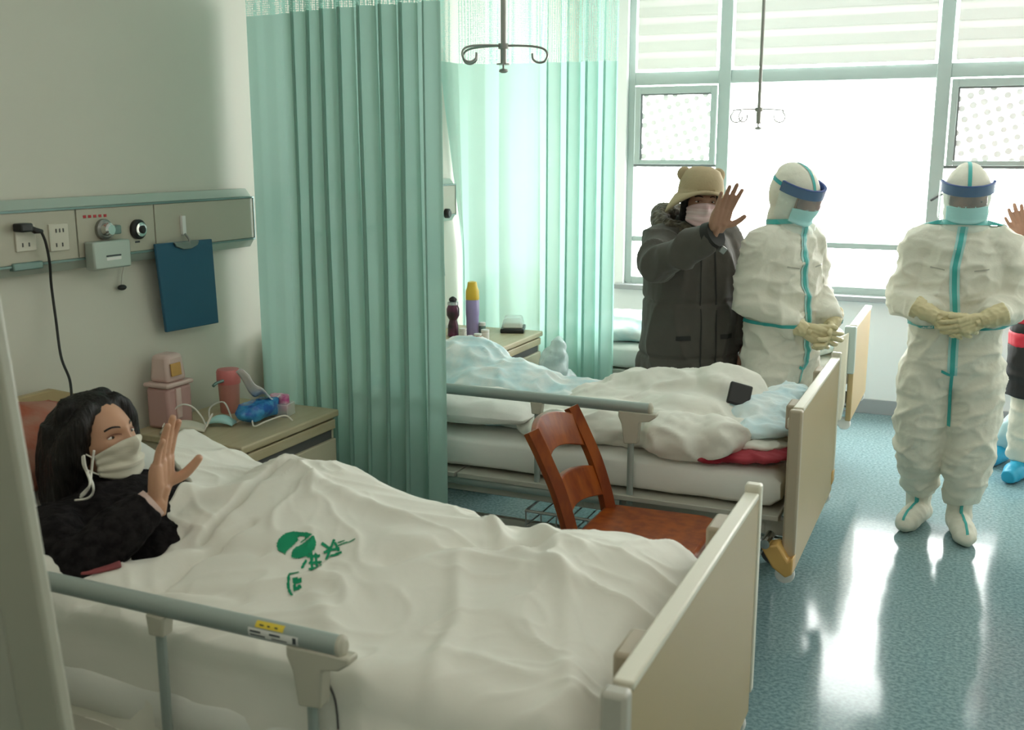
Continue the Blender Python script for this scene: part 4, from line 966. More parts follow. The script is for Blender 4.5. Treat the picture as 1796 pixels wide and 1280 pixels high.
blob_cloth('folded_gown', 'pale blue hospital gown crumpled near the foot of the empty bed', 'gown', [((-.70, 3.95, .79), (.14, .20, .05)), ((-.66, 3.74, .765), (.12, .12, .035)), ((-.64, 4.12, .80), (.10, .12, .05))], 'gown', vox=.008, amp=.014, sc=14, seed=12., floor=.745)
blob_cloth('folded_sheet', 'folded white sheet under the crumpled blue gown', 'sheet', [((-.69, 3.90, .725), (.15, .30, .035)), ((-.66, 3.68, .72), (.11, .10, .03))], 'linen', vox=.008, amp=.008, sc=16, seed=15., floor=.70)
blob_cloth('red_blanket', 'dark red cloth hanging out under the heaped quilt', 'cloth', [((-.74, 3.62, .692), (.20, .10, .018)), ((-.62, 3.66, .70), (.09, .14, .022)), ((-.86, 3.54, .682), (.10, .035, .014))], 'red', vox=.006, amp=.008, sc=16, seed=21., floor=MT+.002, fine=.004)
p = q(1297, 692, 3.84); tag(MB().box(p, (.085, .022, .085), rot=(-.5, .25, .3)).build('phone_case', 'black', bevel=.006), 'black phone case leaning on the blue gown', 'phone')
# ================================================================== BEDDING ON THE WINDOW BED
blob_cloth('quilt', 'white quilt spread over the bed by the window', 'quilt', [((-1.3, 5.95, .71), (.62, .36, .09)), ((-.85, 5.9, .72), (.24, .34, .085)), ((-1.9, 5.95, .72), (.4, .33, .08))], 'pattern', amp=.016, sc=7, seed=31., floor=MT+.004)

# ================================================================== PEOPLE
def frame(o, f, u):
    f = Vector(f).normalized(); u = Vector(u); u = (u-f*u.dot(f)).normalized(); Y = -f; X = Y.cross(u)
    m = Matrix((X, Y, u)).transposed().to_4x4(); m.translation = Vector(o); return m
def head_mb(m, s=1.0, ears=True):
    """head in local space (face to -Y, up Z, x = person's left), about 0.225 tall"""
    mb = MB(); mb.ell((0, 0, 0), (1, 1, 1), n=64, k=48); P = np.array(mb.v)
    x, y, z = P[:, 0]*.074, P[:, 1]*.094, P[:, 2]*.115
    front = smooth01(-P[:, 1]*1.6+.2); low = smooth01(-P[:, 2]*1.3)
    x *= 1-.30*low*smooth01(-P[:, 1]+.6); y = np.where(P[:, 1] > 0, y*(1-.12*low)+.008, y)
    g = lambda cx, cz, sx, sz: np.exp(-((x-cx)/sx)**2-((z-cz)/sz)**2)*front
    y -= .020*g(0, -.022, .011, .016)+.010*g(0, .002, .009, .026)          # nose, bridge
    y -= .006*g(0, .030, .050, .012)                                          # brow
    for sx in (-1, 1):
        y += .010*g(sx*.031, .012, .016, .011); y -= .004*g(sx*.042, -.020, .020, .018); y -= .004*g(sx*.015, -.027, .007, .007)
    y -= .007*g(0, -.056, .022, .006)+.007*g(0, -.067, .020, .006)-.004*g(0, -.0615, .022, .0028)
    y -= .010*g(0, -.095, .026, .018)
    mb.v = list(zip(x*s, y*s, z*s))
    if ears:
        for sx in (-1, 1): mb.ell((sx*.074*s, .012*s, -.005*s), (.010*s, .019*s, .031*s), rot=(.15, 0, sx*.35), n=14, k=8)
    mb.xf(m); return mb
def hand_mb(o, T, F, N, curl=(.1, .1, .1, .15), spread=(8, 2, -4, -12), thumb=(.75, .55, .35), s=1.0, fat=1.0, L=1.0):
    """o wrist; T thumb side, F fingers, N palm normal (unit, orthogonal)"""
    o = Vector(o); F = Vector(F).normalized(); T = Vector(T); T = (T-F*T.dot(F)).normalized(); N0 = Vector(N); Nn = F.cross(T); Nn = Nn if Nn.dot(N0) > 0 else -Nn
    P = lambda a, b, c=0: o+(T*a+F*b+Nn*c)*s
    mb = MB()
    # palm: flattened rows
    for a in (-.028, -.010, .010, .026):
        mb.tube([P(a*.62, -.01), P(a*.85, .025, .002), P(a, .060, .0), P(a*1.02, .090 if a > -.02 else .082)], [r*fat*s for r in (.0145, .0165, .0150, .0115)], 12)
    mb.ell(P(.022, .030, .008), (.015*s*fat, .015*s*fat, .015*s*fat), n=12, k=8); mb.ell(P(-.022, .028, .006), (.014*s*fat,)*3, n=12, k=8)
    mb.tube([P(0, -.055), P(0, -.02), P(0, .02)], [(.022*s, .018*s), (.023*s, .017*s), (.026*s, .015*s)], 16, ref=Nn)
    base = [(.028, .090), (.0085, .095), (-.0115, .090), (-.030, .080)]; lens = [(.042, .024, .020), (.046, .028, .021), (.042, .026, .020), (.033, .020, .018)]; rad = [.0082, .0086, .0080, .0070]
    tips = []
    for (a, b), l, r, c, sp in zip(base, lens, rad, curl, spread):
        ang = math.radians(sp); d = (F*math.cos(ang)+T*math.sin(ang)).normalized(); p = P(a, b-.012); pts = [p]; cur = c*.6
        for i, q in enumerate(l):
            dd = d*math.cos(cur)+Nn*math.sin(cur); pts.append(pts[-1]+dd*q*s*L*(1.25 if i == 0 else 1)); cur += c*(1.0 if i == 0 else .8)
        dd = d*math.cos(cur-c*.8)+Nn*math.sin(cur-c*.8); R = [r*1.12, r*1.04, r*.98, r*.86]
        mb.tube(bez(pts, 4), [(R[min(3, int(i/4))]+(R[min(3, int(i/4)+1)]-R[min(3, int(i/4))])*(i % 4)/4)*s*fat for i in range(13)], 12)
        mb.ell(pts[-1], (r*.88*s*fat,)*3, n=12, k=8); tips.append((pts[-1], dd, r*s*fat))
    a_, b_, c_ = thumb; d = (T*a_+F*b_+Nn*c_).normalized(); p = P(.018, .022, .004); pts = [p, p+d*.040*s, p+d*.040*s+(d*.8+F*.45).normalized()*.032*s, p+d*.040*s+(d*.8+F*.45).normalized()*.032*s+(d*.65+F*.65).normalized()*.026*s]
    mb.tube(bez(pts, 4), [(.0135-.0048*i/12)*s*fat for i in range(13)], 12); mb.ell(pts[-1], (.0088*s*fat,)*3, n=12, k=8)
    return mb, tips, Nn
def face_bits(th, me, m, skinlook=True, brow='hair', eyes=True, smile=True):
    inv = m.inverted(); me2 = me.copy(); me2.transform(inv); b = bvh_of(me2); bpy.data.meshes.remove(me2)
    out = []
    for sx in (-1, 1):
        def curve(z0, arch, x0, x1, n=9): return [(sx*(x0+(x1-x0)*i/(n-1)), -.2, z0+arch*math.sin(math.pi*i/(n-1))) for i in range(n)]
        s_ = strip(b, curve(.031, .005, .016, .048), (0, 0, 1), (0, 1, 0), .0045, .0015, 2, .2); s_.xf(m).build('eyebrow', brow, th, smooth=180)
        if eyes:
            c = cast(b, (sx*.032, -.3, .010), (0, 1, 0), -.004)
            e = MB().ell((0, 0, 0), (.0135, .006, .0042)).xf(m @ Matrix.Translation(c)).build('eye', 'eyew', th, smooth=180)
            MB().ell((0, 0, 0), (.0055, .003, .0040)).xf(m @ Matrix.Translation(c+Vector((sx*.000, -.0042, .0)))).build('iris', 'eye', e, smooth=180)
            strip(b, curve(.0125, .0045, .016, .048), (0, 0, 1), (0, 1, 0), .0045, .004, 2, .2).xf(m).build('eyelid', 'lip', th, smooth=180)
    return b
def mask_on(th, b, m, col, z0=-.002, z1=-.112, w_=62, off=.009, name='face_mask', pleat=.0018, cx=0):
    v = []; n, k = 30, 18
    for i in range(n+1):
        t = math.radians(-w_+2*w_*i/n); e = abs(i/n*2-1)
        for j in range(k+1):
            q = j/k; zt = z0-.026*e**1.6; zb = z1+.030*e**1.5; z = zt+(zb-zt)*q; d = Vector((math.sin(t), -math.cos(t), 0)); c = Vector((0, -.005, z))
            h = b.ray_cast(c+d*.4, -d)[0]
            r = (h-c).length if h is not None else .05
            lim = .098*math.sqrt(max(.05, 1-((z+.03)/.12)**2)); r = max(r, lim*(.80 if z < -.06 else .74))
            v.append(m @ (c+d*(r+off*(1-.5*e**3)+pleat*math.sin(q*22))))
    o = MB().add(v, [(i*(k+1)+j, i*(k+1)+j+1, (i+1)*(k+1)+j+1, (i+1)*(k+1)+j) for i in range(n) for j in range(k)]).build(name, col, th, smooth=180)
    so = o.modifiers.new('t', 'SOLIDIFY'); so.thickness = .0025; so.offset = 1
    edge = lambda i, j: Vector(v[i*(k+1)+j]); return o, edge(0, 2), edge(0, k-2), edge(n, 2), edge(n, k-2)

# ------------------------------------------------------------------ patient in the nearest bed
pt = thing('person', 'patient in black top and cream mask waving from the nearest bed', 'person', (-1.9, 1.95, .68), 0, 'people in the ward')
hm = frame((-2.035, 1.955, 1.015), (.95, .0, .20), (-.25, -.05, 1))
body = head_mb(hm, .98)
body.tube([hm @ Vector((0, .03, -.05)), hm @ Vector((0, .04, -.13)), (-1.99, 1.93, .80)], [.052, .052, .07], 16)
body.tube([(-2.02, 1.93, .80), (-1.85, 1.95, .76), (-1.68, 1.97, .735)], [(.08, .14), (.075, .14), (.05, .12)], 20, ref=(0, 0, 1))
wr = ony(279, 872, 1.83); tipp = ony(286, 722, 1.83)
Fd = (tipp-wr).normalized(); elbow = Vector((-1.83, 1.66, .815)); shoulder = Vector((-2.03, 1.74, .86))
body.tube([shoulder, shoulder.lerp(elbow, .5), elbow], [.048, .044, .04], 14); body.tube([elbow, elbow.lerp(wr, .5), wr], [.040, .036, .026], 14)
hN = Vector((.97, .20, .08)); hT = Vector((-.2, .97, .05))
hmb, tips, hNn = hand_mb(wr+Fd*.012, hT, Fd+Vector((.05, .03, 0)), hN, curl=(.10, .06, .08, .14), spread=(3, 1, -1, -4), thumb=(.50, .45, .72), s=1.0, fat=1.12)
body.add(hmb.v, hmb.f)
me = fuse(body, .0036, 2, .4); bo = link_mesh('body', me, 'skin', None, smooth=180); fb_ = None
_hd = head_mb(hm, .98).mesh('h'); face_b = face_bits(pt, _hd, hm)
bo.parent = pt; me.transform(wm(pt).inverted())
mo, rt_, rb_, lt_, lb_ = mask_on(pt, face_b, hm, 'mask', z0=.000, z1=-.108, w_=66, off=.010)
ear = hm @ Vector((-.082, .018, -.002)); earb = hm @ Vector((-.080, .022, -.035))
MB().tube(bez([rt_, hm @ Vector((-.083, -.02, -.012)), ear, hm @ Vector((-.085, .034, .0)), hm @ Vector((-.083, .030, -.03)), earb, hm @ Vector((-.080, -.01, -.055)), rb_], 6), .0021, 6).build('ear_loop', 'string', pt, smooth=180)
# tangled white earphone cords hanging from the near ear
a0 = hm @ Vector((-.088, .020, -.03))
sp_ = lambda *L: [ony(px, py, 1.835 if py < 835 else 1.775) for px, py in L]
for k, pts in enumerate([sp_((147, 798), (150, 818), (156, 832), (163, 850), (163, 864), (153, 874), (132, 877)), sp_((145, 800), (146, 815), (153, 830), (158, 848), (150, 864), (141, 872)), sp_((165, 790), (162, 812), (160, 832), (158, 850), (148, 862), (142, 868))]):
    MB().tube(bez(pts, 7), .0030, 6).build('mask_string', 'string', pt, smooth=180)
# hair
hb = MB(); H = lambda *p: hm @ Vector(p); R3 = hm.to_3x3()
hb.ell(H(0, .036, .030), (.093, .100, .103), rot=R3); hb.ell(H(0, .016, .066), (.074, .078, .066), rot=R3); hb.ell(H(-.015, .085, -.01), (.092, .070, .12), rot=R3)
for sx in (-1, 1):
    hb.tube(bez([H(sx*.034, -.036, .108), H(sx*.076, -.020, .056), H(sx*.088, .02, .0), H(sx*.094, .055, -.07), H(sx*.098, .075, -.15), H(sx*.092, .075, -.215)], 5), [.015+.036*min(1, i/11) for i in range(26)], 14)
    hb.tube(bez([H(sx*.05, .06, .06), H(sx*.07, .095, -.05), H(sx*.075, .10, -.16), H(sx*.07, .09, -.23)], 5), .060, 14)
for k in range(9):
    a = -1.2+2.4*k/8; hb.tube(bez([H(.06*math.sin(a), .03, .120), H(.082*math.sin(a*1.1), .03-.025*math.cos(a), .106), H(.099*math.sin(a), .05-.03*math.cos(a), .05)], 4), .014, 8)
hme = fuse(hb, .0055, 3); 
def strands(c, n):
    L = (c-np.array(hm.translation)) @ np.array(hm.to_3x3()); a = np.arctan2(L[:, 0], L[:, 1]-.02)
    return .0045*pn(np.stack([a*9, L[:, 2]*9, L[:, 1]*7], 1))+.0030*pn(np.stack([a*26, L[:, 2]*6, L[:, 1]*12], 1))+.0035*pn(c*30)
displace(hme, strands); link_mesh('hair', hme, 'hair', pt, smooth=180)
# black knitted top
cl = MB(); cl.tube([(-2.07, 1.93, .85), (-1.98, 1.93, .835), (-1.86, 1.94, .80), (-1.76, 1.96, .775), (-1.70, 1.97, .755)], [(.06, .15), (.105, .195), (.110, .20), (.085, .18), (.05, .15)], 24, ref=(0, 0, 1))
cl.ell((-2.03, 1.93, .885), (.06, .085, .055)); cl.tube([H(0, .045, -.15), H(0, .035, -.115)], [.075, .066], 18)
cl.tube(bez([shoulder+Vector((.02, .03, -.02)), shoulder.lerp(elbow, .5)+Vector((0, -.008, 0)), elbow+Vector((.0, -.01, -.012))], 5), [.078-.014*i/10 for i in range(11)], 16)
cl.ell(elbow+Vector((0, -.005, -.01)), (.064, .062, .060)); cl.tube([elbow, elbow.lerp(wr, .5)+Vector((0, 0, 0)), elbow.lerp(wr, .86)], [.064, .058, .047], 16)
cl.tube([(-2.02, 2.10, .86), (-1.90, 2.16, .82), (-1.80, 2.16, .79)], [.07, .06, .05], 16)
cme = fuse(cl, .007, 4); displace(cme, lambda c, n: .010*pn(c*14)+.006*np.clip(ridge(c*10+2), 0, 1)+.004*pn(c*60)); link_mesh('knitted_top', cme, 'knit', pt, smooth=180)
# pale cuff at the wrist
MB().tube([elbow.lerp(wr, .80), elbow.lerp(wr, .93)], [.040, .037], 18).build('cuff', 'pinkl', pt, smooth=60)

# ------------------------------------------------------------------ workers in white coveralls
def suit_person(label, loc, rz, arms, hands, feet, head_dir, head_off=(0, 0, 0), belly=1.0, slim=1.0):
    th = thing('person', label, 'person', loc, rz, 'people in the ward'); RM = Matrix.Translation(loc) @ Matrix.Rotation(rz, 4, 'Z')
    hmL = frame(Vector((0, -.015+head_off[1], 1.553))+Vector((head_off[0], 0, 0)), head_dir, (0, 0, 1))
    # body under the suit
    bd = head_mb(hmL, .90, False); bd.tube([(0, 0, .75), (0, .01, 1.0), (0, .01, 1.30), (0, .0, 1.42), (0, -.005, 1.5)], [(.13, .10), (.12, .09), (.13, .09), (.05, .05), (.045, .045)], 18, ref=(1, 0, 0))
    for (sh, el, wr_), ft in zip(arms, feet):
        sx = -1 if sh[0] < 0 else 1; bd.tube([sh, el, wr_], [.045, .038, .026], 12); bd.tube([(sx*.08, 0, .80), (ft[0]*1.05, -.0, .45), (ft[0], ft[1]+.035, .10), (ft[0], ft[1]-.0, .045)], [.075, .055, .036, .02], 12)
    bme = fuse(bd, .0065, 1); bo = link_mesh('body', bme, 'skin', th, world=False, smooth=180)
    # coverall
    c = MB(); c.sections([(.70, .165, .125), (.78, .195, .150), (.90, .205*belly, .160*belly, 0, -.005), (1.02, .202*belly, .158*belly, 0, -.008), (1.14, .205, .150), (1.26, .205, .140), (1.33, .180, .122), (1.385, .130, .102), (1.425, .095, .090), (1.47, .084, .088)]); c.v = [(q_[0]*slim, q_[1]*slim, q_[2]) for q_ in c.v]
    hc = hmL.translation; c.ell(hc+Vector((0, .014, .008)), (.102, .122, .138)); c.tube([(0, 0, 1.40), (0, 0, 1.46), hc+Vector((0, .01, -.06))], [.10, .092, .098], 18)
    c.ell(hc+Vector((0, .03, .10)), (.062, .075, .050))
    for (sh, el, wr_), ft in zip(arms, feet):
        sh, el, wr_ = Vector(sh), Vector(el), Vector(wr_); sx = -1 if sh.x < 0 else 1
        c.tube(bez([Vector((sh.x*.55, sh.y, sh.z+.01)), sh, sh.lerp(el, .5), el], 5), [.085, .087, .089, .09, .09, .090, .089, .088, .088, .087, .087, .086, .086, .086, .085, .085], 18); c.ell(el, (.086,)*3); c.tube(bez([el, el.lerp(wr_, .5), wr_], 5), [.085-.030*i/10 for i in range(11)], 18)
        kn = Vector((ft[0]*1.22, min(0, ft[1])*.4-.01, .47)); an = Vector((ft[0], ft[1]+.035, .15))
        c.tube(bez([(sx*.085, 0, .84), (sx*.105, -.003, .68), kn, kn.lerp(an, .6), an], 5), [.110, .118, .122, .124, .125, .124, .120, .117, .115, .114, .112, .112, .110, .108, .104, .098, .09, .084, .078, .072, .066], 18)
    cm = fuse(c, .0085, 5, .5)
    def wr_fn(q, n):
        low = smooth01((1.46-q[:, 2])/.05)
        a = np.clip(ridge(np.stack([q[:, 0]*4.5+q[:, 2]*4, q[:, 1]*4.5, q[:, 2]*6.5-q[:, 0]*5], 1)+loc[0]), 0, 1)**1.6; b = np.clip(ridge(np.stack([q[:, 0]*9-q[:, 2]*6, q[:, 1]*9, q[:, 2]*16], 1)+3), 0, 1)**2
        return low*(.015*a+.008*b-.004)+.012*pn(q*5+loc[0])*low+.002*pn(q*30)
    displace(cm, wr_fn); cb_ = bvh_of(cm); link_mesh('coverall', cm, 'suit', th, world=False, smooth=180)
    # boot covers
    for (sh, el, wr_), ft in zip(arms, feet):
        fx, fy, fa = ft; d = Vector((math.sin(fa), -math.cos(fa), 0)); o = Vector((fx, fy, 0)); bt = MB()
        bt.tube(bez([o+Vector((0, .035, .20)), o+Vector((0, .04, .11)), o+Vector((0, .035, .055))], 4), [.062, .06, .058, .056, .055, .055, .056, .057, .056], 16); bt.ell(o-d*.05+Vector((0, 0, .052)), (.046, .05, .05)); bt.tube([o-d*.06+Vector((0, 0, .050)), o+d*.04+Vector((0, 0, .055)), o+d*.13+Vector((0, 0, .044)), o+d*.18+Vector((0, 0, .038))], [.048, .054, .052, .034], 16); bt.ell(o+d*.155+Vector((0, 0, .04)), (.044, .044, .036))
        bm = fuse(bt, .006, 4); displace(bm, lambda q, n: .006*pn(q*20)+.004*np.clip(ridge(q*14), 0, 1)); q, _ = co_no(bm); q[:, 2] = np.maximum(q[:, 2], .002); set_co(bm, q); bb_ = bvh_of(bm)
        b_o = link_mesh('boot_cover', bm, 'suit', th, world=False, smooth=180)
        sd = Vector((d.y, -d.x, 0))
        strip(bb_, [o+d*.19+Vector((0, 0, .5)), o+d*.10+Vector((0, 0, .5)), o+d*.02+Vector((0, 0, .5))], sd, (0, 0, -1), .012, .003, 8, .0).build('seam_tape', 'tape', b_o, world=False, smooth=180)
        strip(bb_, [o+d*.5+Vector((0, 0, .20)), o+d*.5+Vector((0, 0, .10))], sd, -d, .014, .003, 8, .2).build('seam_tape', 'tape', b_o, world=False, smooth=180)
        ringstrip(bb_, o+Vector((0, .037, .185)), (0, 0, 1), d, -90, 90, .012, .003, 20, .3).build('ankle_tape', 'tape_l', b_o, world=False, smooth=180)
    # seam tapes
    fwd = (0, 1, 0)
    def tp(name, m, path, w_, off=.005, d=fwd, side=(1, 0, 0)): strip(cb_, path, side, d, w_, off, 6, 1.0).build(name, m, th, world=False, smooth=180)
    zip_ = [(-.008, -.1, 1.425), (-.014, -.1, 1.36), (-.030, -.1, 1.25), (-.024, -.1, 1.15), (-.010, -.1, 1.02), (-.008, -.1, .88), (-.004, -.1, .765)]
    tp('zip_flap', 'tape_l', zip_, .042, .004); tp('zip_tape', 'tape', zip_, .020, .0065)
    for sx, pts in ((-1, [(-.004, -.1, .765), (-.05, -.1, .785)]), (1, [(-.004, -.1, .765), (-.004, -.1, .70), (.0, -.1, .62), (.002, -.1, .52)])):
        strip(cb_, pts, (0, 0, 1) if sx < 0 else (1, 0, 0), fwd, .014, .005, 6, 1.0).build('leg_seam', 'tape', th, world=False, smooth=180)
    ringstrip(cb_, (0, -.0, 1.438), (0, .06, 1), (0, -1, 0), -125, 125, .022, .006, 50, .3).build('collar_tape', 'tape', th, world=False, smooth=180)
    ringstrip(cb_, (0, 0, .985), (0, 0, 1), (0, -1, 0), 20, 340, .016, .006, 80, .6).build('waist_tape', 'tape', th, world=False, smooth=180)
    for sx in (-1, 1): tp('pocket_line', 'frame', [(sx*.06-.01, -.1, 1.235), (sx*.12-.01, -.1, 1.245)], .006, .004, side=(0, 0, 1))
    # face parts on the hood, in the head frame
    inv = hmL.inverted(); cm2 = cm.copy(); cm2.transform(inv); hb_ = bvh_of(cm2); bpy.data.meshes.remove(cm2)
    def patch(name, m, w0, z0, z1, off, n=26, k=10, rnd=.0, sq=2.0):
        v = []
        for i in range(n+1):
            e = i/n*2-1; t = math.radians(w0*e)
            for j in range(k+1):
                qq = j/k*2-1; z = (z0+z1)/2+(z1-z0)/2*qq*(1-rnd*abs(e)**sq); d = Vector((math.sin(t), -math.cos(t), 0)); cc = Vector((0, 0, z)); h = hb_.ray_cast(cc+d*.5, -d)[0]; r = min((h-cc).length, .112) if h is not None else .1
                v.append(cc+d*(r+off))
        o = MB().add(v, [(i*(k+1)+j, i*(k+1)+j+1, (i+1)*(k+1)+j+1, (i+1)*(k+1)+j) for i in range(n) for j in range(k)]); o.xf(hmL); return o.build(name, m, th, world=False, smooth=180)
    patch('face', 'skin_d', 46, -.05, .052, .004, rnd=.25)
    g = patch('goggles', 'goggle', 42, -.020, .030, .011, rnd=.25, sq=4); g.modifiers.new('t', 'SOLIDIFY').thickness = .006
    for sx in (-1, 1):
        h = hb_.ray_cast(Vector((sx*.034, -.5, .004)), Vector((0, 1, 0)))[0]; MB().ell((0, 0, 0), (.024, .004, .013), rot=(0, 0, sx*.28)).xf(hmL @ Matrix.Translation(h+Vector((0, -.012, 0)))).build('lens', 'eye', g, world=False, smooth=180)
    mk = patch('face_mask', 'mask_teal', 49, -.094, -.014, .014, rnd=.25); mk.modifiers.new('t', 'SOLIDIFY').thickness = .003
    # hood centre tape
    sp = []
    for i in range(13):
        a = math.radians(35+90*i/12); d = Vector((0, -math.cos(a-.0), math.sin(a))); 
        for sx in (-.5, .5): h = hb_.ray_cast(Vector((sx*.016, 0, 0))+d*.5, -d)[0]; sp.append(hmL @ (h+d*.003))
    MB().add(sp, [(2*i, 2*i+1, 2*i+3, 2*i+2) for i in range(12)]).build('hood_tape', 'tape', th, world=False, smooth=180)
    # face shield: foam band and clear visor
    sh_ = []; zb = .050; arc = lambda t, r=0: Vector(((.100+r)*math.sin(t), .012-(.120+r)*math.cos(t), 0)); n = 36; v = []; f = []
    for i in range(n+1):
        t = math.radians(-88+176*i/n)
        for (r, z) in ((.0, -.023), (.013, -.023), (.013, .023), (.0, .023)): v.append(hmL @ (arc(t, r)+Vector((0, 0, zb+z))))
    for i in range(n):
        for j in range(4): f.append((4*i+j, 4*i+(j+1) % 4, 4*i+4+(j+1) % 4, 4*i+4+j))
    f += [(3, 2, 1, 0), (4*n, 4*n+1, 4*n+2, 4*n+3)]
    band = MB().add(v, f).build('shield_band', 'band', th, world=False, smooth=50)
    v = []
    for i in range(n+1):
        t = math.radians(-86+172*i/n)
        for j in range(9): z = zb+.022-.20*j/8*(1-.25*abs(i/n*2-1)**3); v.append(hmL @ (arc(t, .018)+Vector((0, -.012*(j/8), z))))
    MB().add(v, [(i*9+j, i*9+j+1, (i+1)*9+j+1, (i+1)*9+j) for i in range(n) for j in range(8)]).build('visor', 'visor', band, world=False, smooth=180)
    v = []
    for i in range(25):
        t = math.radians(80+200*i/24); a = arc(t, 0)
        for z in (-.008, .008): cc = Vector((0, 0, zb+z)); d = Vector((math.sin(t), -math.cos(t), 0)); h = hb_.ray_cast(cc+d*.5, -d)[0]; v.append(hmL @ (h+d*.003))
    MB().add(v, [(2*i, 2*i+1, 2*i+3, 2*i+2) for i in range(24)]).build('shield_strap', 'band_g', band, world=False, smooth=180)
    # gloved hands
    for (o, T, F, N, kw) in hands:
        hb2, _t, _n = hand_mb(o, T, F, N, **kw); F_ = Vector(F).normalized(); hb2.tube([Vector(o)-F_*.11, Vector(o)-F_*.05, Vector(o)], [.050, .044, .030], 16)
        gm = fuse(hb2, .0032, 2, .4); displace(gm, lambda q, n: .002*pn(q*50)+.0025*np.clip(ridge(q*30), 0, 1)); link_mesh('glove', gm, 'glove', th, world=False, smooth=180)
    return th

arms3 = [((-.165, 0, 1.325), (-.222, .005, 1.085), (-.115, -.19, 1.045)), ((.165, 0, 1.325), (.222, .005, 1.085), (.115, -.19, 1.040))]
hands3 = [((-.085, -.215, 1.035), (0, .15, 1), (1, -.30, -.42), (.25, 1, 0), dict(curl=(.5, .5, .55, .6), thumb=(.5, .8, .1), fat=1.12)),
          ((.085, -.225, 1.030), (0, -.10, 1), (-1, -.28, -.36), (-.2, 1, 0), dict(curl=(.45, .5, .55, .6), thumb=(.5, .8, .1), fat=1.12))]
d3 = suit_person('worker in white coverall with clasped gloves standing in the aisle', (-.062, 5.12, 0), math.radians(3), arms3, hands3, [(-.095, .03, -.35), (.085, -.06, .15)], (.03, -1, -.22), slim=.96)
arms2 = [((-.155, .01, 1.325), (-.175, .045, 1.09), (-.10, -.165, .975)), ((.155, 0, 1.325), (.19, -.02, 1.09), (.085, -.20, .985))]
hands2 = [((-.075, -.195, .965), (.2, -.3, .8), (.55, -.75, -.35), (.5, .6, 0), dict(curl=(.5, .55, .6, .6), thumb=(.5, .8, .1), fat=1.12)),
          ((.065, -.22, .965), (0, -.3, .8), (-.75, -.45, -.50), (-.2, 1, 0), dict(curl=(.5, .5, .55, .6), thumb=(.5, .8, .1), fat=1.12))]
d2 = suit_person('worker in white coverall turned right behind the empty bed', (-.805, 4.90, 0), math.radians(62), arms2, hands2, [(-.10, .10, -.2), (.09, .07, .2)], (-.12, -1, -.42), head_off=(0, -.03), slim=.90)

# ------------------------------------------------------------------ visitor in the long charcoal coat
wl = Vector((-1.235, 4.87, 0)); wrz = math.radians(40)
wmn = thing('person', 'woman in charcoal coat and beige hat waving one hand', 'person', wl, wrz, 'people in the ward'); WI = wm(wmn).inverted()
whm = Matrix.Translation((0, 0, 0)) @ frame(WI @ Vector((-1.185, 4.80, 1.515)), WI.to_3x3() @ Vector((.50, -.86, -.02)), (.05, 0, 1))
elb, wri = WI @ ony(1152, 466, 4.50), WI @ ony(1252, 412, 4.40); hf = WI.to_3x3() @ (ony(1284, 345, 4.36)-ony(1260, 405, 4.38)).normalized()
wsh = Vector((-.165, -.01, 1.335)); wsl = Vector((.165, .01, 1.335)); ell_, wll = Vector((.235, -.03, 1.08)), Vector((.235, -.10, .87))
bd = head_mb(whm, .95); bd.tube([(0, 0, .75), (0, .01, 1.0), (0, .01, 1.30), (0, 0, 1.40), whm @ Vector((0, .02, -.05))], [(.13, .10), (.12, .09), (.13, .09), (.055, .055), (.05, .05)], 18, ref=(1, 0, 0))
bd.tube([wsh, elb, wri], [.045, .04, .027], 14); bd.tube([wsl, ell_, wll], [.045, .038, .026], 14)
for sx in (-1, 1): bd.tube([(sx*.085, 0, .80), (sx*.09, -.01, .45), (sx*.085, .02, .10)], [.075, .055, .045], 14)
hT2 = WI.to_3x3() @ Vector((.86, .45, .05)); hN2 = WI.to_3x3() @ Vector((.42, -.90, .05))
h1, tips1, n1 = hand_mb(wri+hf*.03, hT2, hf, hN2, curl=(.06, .05, .08, .12), spread=(6, 1, -3, -8), thumb=(.88, .40, .15), s=1.0, fat=1.2, L=1.14)
bd.add(h1.v, h1.f); h2, _, _ = hand_mb(wll+Vector((0, -.01, -.03)), (-.5, -.8, 0), (.0, -.15, -1), (-1, .3, 0), curl=(.35, .35, .4, .4), thumb=(.3, .8, .3), s=.95); bd.add(h2.v, h2.f)
bme = fuse(bd, .0040, 2, .4); wb = link_mesh('body', bme, 'skin_d', None, world=False, smooth=180); WM_ = wm(wmn) @ whm; fbw = face_bits(wmn, head_mb(WM_, .95).mesh('h'), WM_)
wb.parent = wmn
mo, *_e = mask_on(wmn, fbw, WM_, 'mask_pink', z0=.006, z1=-.108, w_=68, off=.009)
def fin(mb, name, m, smooth=180, vox=None, fn=None, it=4):
    if vox: me = fuse(mb, vox, it); fn and displace(me, fn); return link_mesh(name, me, m, wmn, world=False, smooth=smooth)
    return mb.build(name, m, wmn, world=False, smooth=smooth)
ct = MB().sections([(.38, .275, .215), (.52, .262, .205), (.70, .245, .190), (.90, .232, .175), (1.05, .228, .168), (1.18, .228, .160), (1.28, .215, .145), (1.35, .185, .125), (1.40, .12, .10), (1.44, .085, .085)])
ct.tube(bez([(-.07, 0, 1.34), wsh, wsh.lerp(elb, .5), elb], 5), [.085, .086, .087, .087, .087, .087, .086, .086, .085, .085, .084, .084, .083, .083, .082, .082], 18); ct.ell(elb, (.082,)*3); ct.tube([elb, elb.lerp(wri, .5), wri], [.080, .074, .062], 18)
ct.tube(bez([(.08, 0, 1.33), wsl, wsl.lerp(ell_, .5), ell_, ell_.lerp(wll, .5), wll+Vector((.0, -.01, -.03))], 4), [.082]*8+[.080, .079, .078, .077, .076, .075, .074, .074, .073, .073, .072, .072, .070], 18)
